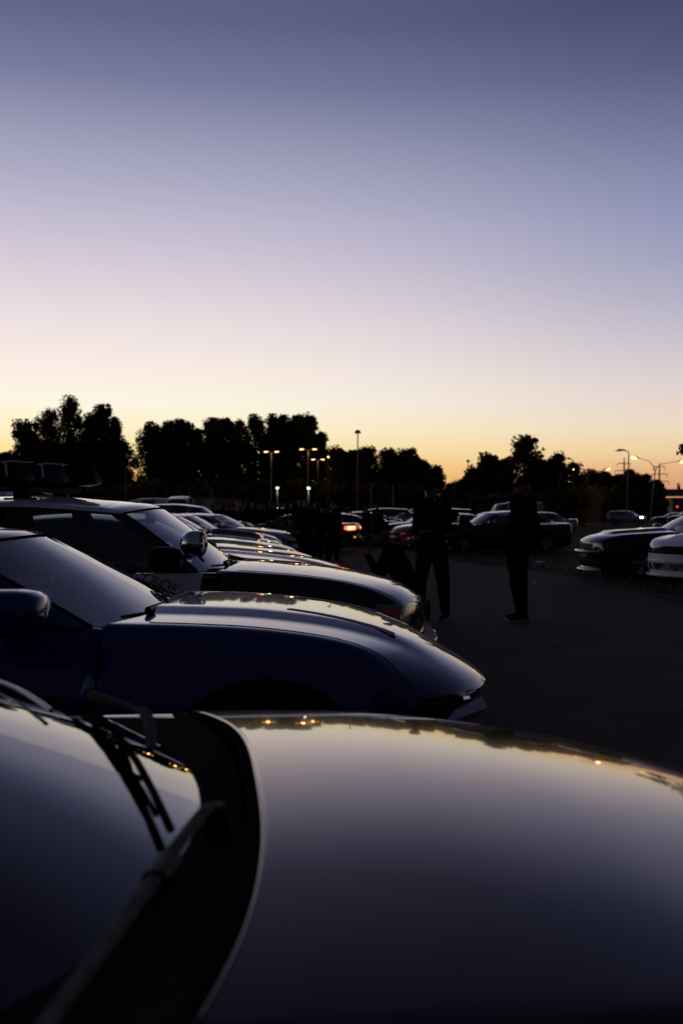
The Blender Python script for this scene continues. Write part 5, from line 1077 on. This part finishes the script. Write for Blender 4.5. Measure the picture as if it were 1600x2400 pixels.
def stand(w=.11, lean=0.0, arms='down', h=1.0, turn=0.0, step=.0):
    J = dict(pelvis=(0, 0, .96), chest=(lean*.6, 0, 1.33), neck=(lean*.9, 0, 1.50), head=(lean*1.0-.03, 0, 1.655), shL=(lean*.7, -.185, 1.43), shR=(lean*.7, .185, 1.43), hipL=(0, -.09, .92), hipR=(0, .09, .92),
             knL=(-.02-step*.5, -w, .50), knR=(-.01+step*.5, w, .50), anL=(.02-step, -w-.01, .085), anR=(.02+step, w+.01, .085), toeL=(-.14-step, -w-.03, .045), toeR=(-.14+step, w+.03, .045))
    A = dict(down=dict(el=(.02, .235, 1.15), wr=(-.02, .25, .90), ha=(-.04, .245, .82)), pocket=dict(el=(.06, .27, 1.15), wr=(-.04, .215, .95), ha=(-.08, .17, .90)), hold=dict(el=(-.04, .24, 1.17), wr=(-.24, .12, 1.13), ha=(-.31, .07, 1.14)), fold=dict(el=(-.05, .24, 1.16), wr=(-.20, .02, 1.19), ha=(-.22, -.08, 1.20)), phone=dict(el=(-.08, .22, 1.17), wr=(-.26, .10, 1.33), ha=(-.30, .07, 1.39)))[arms]
    for s, sg in (('L', -1), ('R', 1)):
        for k, v in A.items(): J[k+s] = (v[0]+lean*.5, v[1]*sg+(0 if k != 'el' else 0), v[2])
    if arms == 'hold': J['elR'] = (.0, .24, 1.16); J['wrR'] = (-.21, .16, 1.06); J['haR'] = (-.28, .10, 1.07)
    if h != 1.0: J = {k: (v[0]*h, v[1]*h, v[2]*h) for k, v in J.items()}
    return J
def person(J, loc, rz, label, group=None, top='black', legs='black', cap=None, long=False, vox=.022, fingers=False, bulk=1.0, base=None, scale=1.0, leg=1.0, pocket=False):
    root = empty('person', loc, rz); tag(root, label, 'person', group)
    if base is None: base = body_mesh(J, vox, fingers, top, legs, bulk, leg, pocket)
    me, rot, hd = base; b = link('body', me, root)
    if cap: link('cap', cap_mesh(rot, hd, CL[cap]), root)
    else: link('hair', hair_mesh(rot, hd, long), root)
    for s in 'LR':
        an, to_ = Vector(J['an'+s]), Vector(J['toe'+s]); d = (to_-an); d.z = 0; d.normalize(); sd = MB(); c = (an+to_)/2-d*.012; c.z = .012; sd.box(c, (.26, .088, .022), 0, Matrix.Rotation(math.atan2(d.y, d.x), 3, 'Z')); so = sd.obj('shoe_sole', CL['sole'], root, 0)
    root.scale = (scale,)*3
    return root
# three people close to the cars
J = stand(.075, .055, 'pocket', 1.0, step=.03); J['knL'] = (-.06, -.08, .49); J['knR'] = (.02, .08, .50); J['pelvis'] = (-.05, 0, .96); J['hipL'] = (-.05, -.09, .92); J['hipR'] = (-.04, .09, .92)
P1 = person(J, (at(1218, 12.6), 12.6, 0), R(14), 'person in dark hoodie and cap with pale front, standing alone on the asphalt', top='black', legs='black', vox=.011, fingers=True, bulk=1.36, cap='black', scale=1.02, leg=1.28, pocket=True)
_, rot, hd = None, None, Vector(J['head'])
m = MB(); fr = []
for i in range(5):
    for k in range(5):
        th = R(26+13*i); a = R(-26+13*k); fr.append((-(.116*math.sin(th)*math.cos(a))+hd.x, .094*math.sin(th)*math.sin(a), .028+.116*math.cos(th)+hd.z))
m.add(fr, [(i*5+k, i*5+k+1, (i+1)*5+k+1, (i+1)*5+k) for i in range(4) for k in range(4)]); m.obj('cap_panel', CL['pale'], P1, 60)
def add_hood(root, J, m):
    nk = Vector(J['neck']); mb = MB(); mb.ball(nk+Vector((.065, 0, -.045)), (.075, .12, .06), 12); mb.ball(nk+Vector((-.01, 0, -.045)), (.095, .11, .04), 12); mb.obj('hood', m, root, 60)
add_hood(P1, J, CL['black'])
J = stand(.17, .0, 'hold', .985); J['head'] = (-.035, 0, 1.645)
P2 = person(J, (at(1012, 12.7), 12.7, 0), R(58), 'standing person in dark jacket and peaked cap right of the crouching photographer', top='black', legs='navy', vox=.011, fingers=True, bulk=1.26, cap='black', leg=1.08)
add_hood(P2, J, CL['black'])
J = dict(pelvis=(.20, 0, .36), chest=(.04, 0, .74), neck=(-.06, 0, .90), head=(-.13, 0, 1.04), shL=(.0, -.19, .84), shR=(.0, .19, .84), hipL=(.17, -.10, .34), hipR=(.17, .10, .34), knL=(-.26, -.17, .50), knR=(-.20, .17, .30), anL=(-.10, -.16, .09), anR=(.20, .15, .10), toeL=(-.26, -.18, .045), toeR=(.06, .16, .04),
         elL=(-.20, -.22, .58), wrL=(-.30, -.09, .80), haL=(-.30, -.05, .88), elR=(-.14, .22, .60), wrR=(-.29, .10, .82), haR=(-.30, .05, .90), look=(-1, 0, -.18))
P3 = person(J, (at(921, 11.9), 11.9, 0), R(10), 'person crouching in dark clothes and cap, taking a photograph to the left', top='black', legs='black', vox=.011, fingers=True, bulk=1.15, cap='black', scale=1.08)
cm = empty('photo_camera', tuple(P3.matrix_basis @ Vector((-.335, 0, .93))), R(10)); tag(cm, 'dark camera held up by the crouching photographer', 'camera')
MB().box((.02, 0, .0), (.06, .14, .095)).box((.02, 0, .06), (.05, .06, .035)).obj('camera_body', PLASTIC, cm, 0); l = MB(); l.lathe([(0, -.01), (.036, -.01), (.038, -.08), (.042, -.13), (.034, -.13), (.03, -.12), (0, -.12)], (0, 0, 0), 'x', 18); l.obj('lens', PLASTIC, cm, 50)
o = MB().box((0, 0, 0), (.075, .15, .012)).obj('phone', GLOSSBLACK, None, 0); o.location = tuple(P2.matrix_basis @ Vector((-.32, 0, 1.16))); o.rotation_euler = (R(10), R(20), R(58)); tag(o, 'dark flat device held at waist height by the person in the jacket', 'phone')
# the groups further back: a few figures, re-used with their own place and turn
BASE = {}
def base(key):
    if key not in BASE:
        arms, top, legs, w, bulk, lean = key; JJ = stand(w, lean, arms); BASE[key] = (JJ, body_mesh(JJ, .024, False, top, legs, bulk, 1.15, arms == 'pocket'))
    return BASE[key]
K1, K2, K3, K4, K5, K6, K7 = ('down', 'black', 'black', .10, 1.12, .0), ('pocket', 'black', 'jean', .12, 1.1, .02), ('fold', 'navy', 'black', .09, 1.05, .02), ('hold', 'olive', 'jean', .11, 1.1, 0), ('phone', 'grey', 'black', .10, 1.05, .01), ('pocket', 'red', 'jean', .10, 1.1, .02), ('down', 'grey', 'jean', .12, 1.15, .01)
def extra(px, top, Y, rz, key, label, group, cap=None, long=False):
    JJ, bm_ = base(key); h = ht(top, Y)/1.785; return person(JJ, (at(px, Y), Y, 0), R(rz), label, group, base=bm_, cap=cap, long=long, scale=h)
G = 'people standing together in front of the green car'
extra(703, 1164, 28.2, -80, K5, 'tall person with a pinkish cap at the left of the group by the green car', G, cap='red')
extra(716, 1171, 27.6, 100, K1, 'broad dark person at the front of the group, right of the pinkish cap', G)
extra(741, 1176, 29.6, 70, K3, 'person between the broad one and the long haired one in the standing group', G)
extra(758, 1184, 28.8, -60, K2, 'shorter person in the group, left of the long haired one', G, cap='black')
extra(781, 1176, 27.9, 110, K1, 'long haired person in dark coat at the right end of the standing group', G, long=True)
extra(726, 1180, 30.6, 30, K4, 'person half hidden at the back of the group by the green car', G)
G = 'two people walking between the cars in the middle'
extra(857, 1183, 41, -40, K6, 'person in dark red top, left of the pair right of the glowing tail light', G)
extra(884, 1180, 40, 60, K7, 'person in grey top, right of the pair right of the glowing tail light', G)
extra(906, 1232, 21.5, 60, K4, 'person standing behind the crouching photographer, only the head showing', 'people behind the photographer') if False else None
G = 'crowd standing behind the row of parked cars'; LB = 'dark figure standing in the crowd behind the row of parked cars'
crowd = [(407, 1182, 46), (417, 1185, 48), (455, 1180, 44), (462, 1182, 47), (477, 1184, 42), (500, 1183, 45), (509, 1181, 41), (522, 1174, 37), (535, 1180, 40), (548, 1182, 43), (562, 1186, 46), (572, 1181, 39), (581, 1171, 36), (590, 1180, 42), (599, 1175, 38), (607, 1182, 44), (615, 1179, 40), (625, 1183, 43), (636, 1172, 36.5), (645, 1181, 42), (655, 1177, 39), (668, 1174, 37.5), (676, 1181, 41), (686, 1178, 39.5)]
keys = [K1, K2, K3, K4, K7, K5, K6]
for i, (px, top, Y) in enumerate(crowd):
    o = extra(px, top, Y, (i*77) % 360, keys[(i*3) % 7], LB, G, cap='black' if i % 4 == 1 else None, long=(i % 5 == 2))
for px, top, Y, rz, k, lab in ((816, 1186, 46, 40, K1, 'dark figure beyond the roof of the green car'), (857, 1190, 52, 200, K2, 'distant figure behind the pair in the middle')):
    extra(px, top, Y, rz, k, lab, 'figures among the far cars')
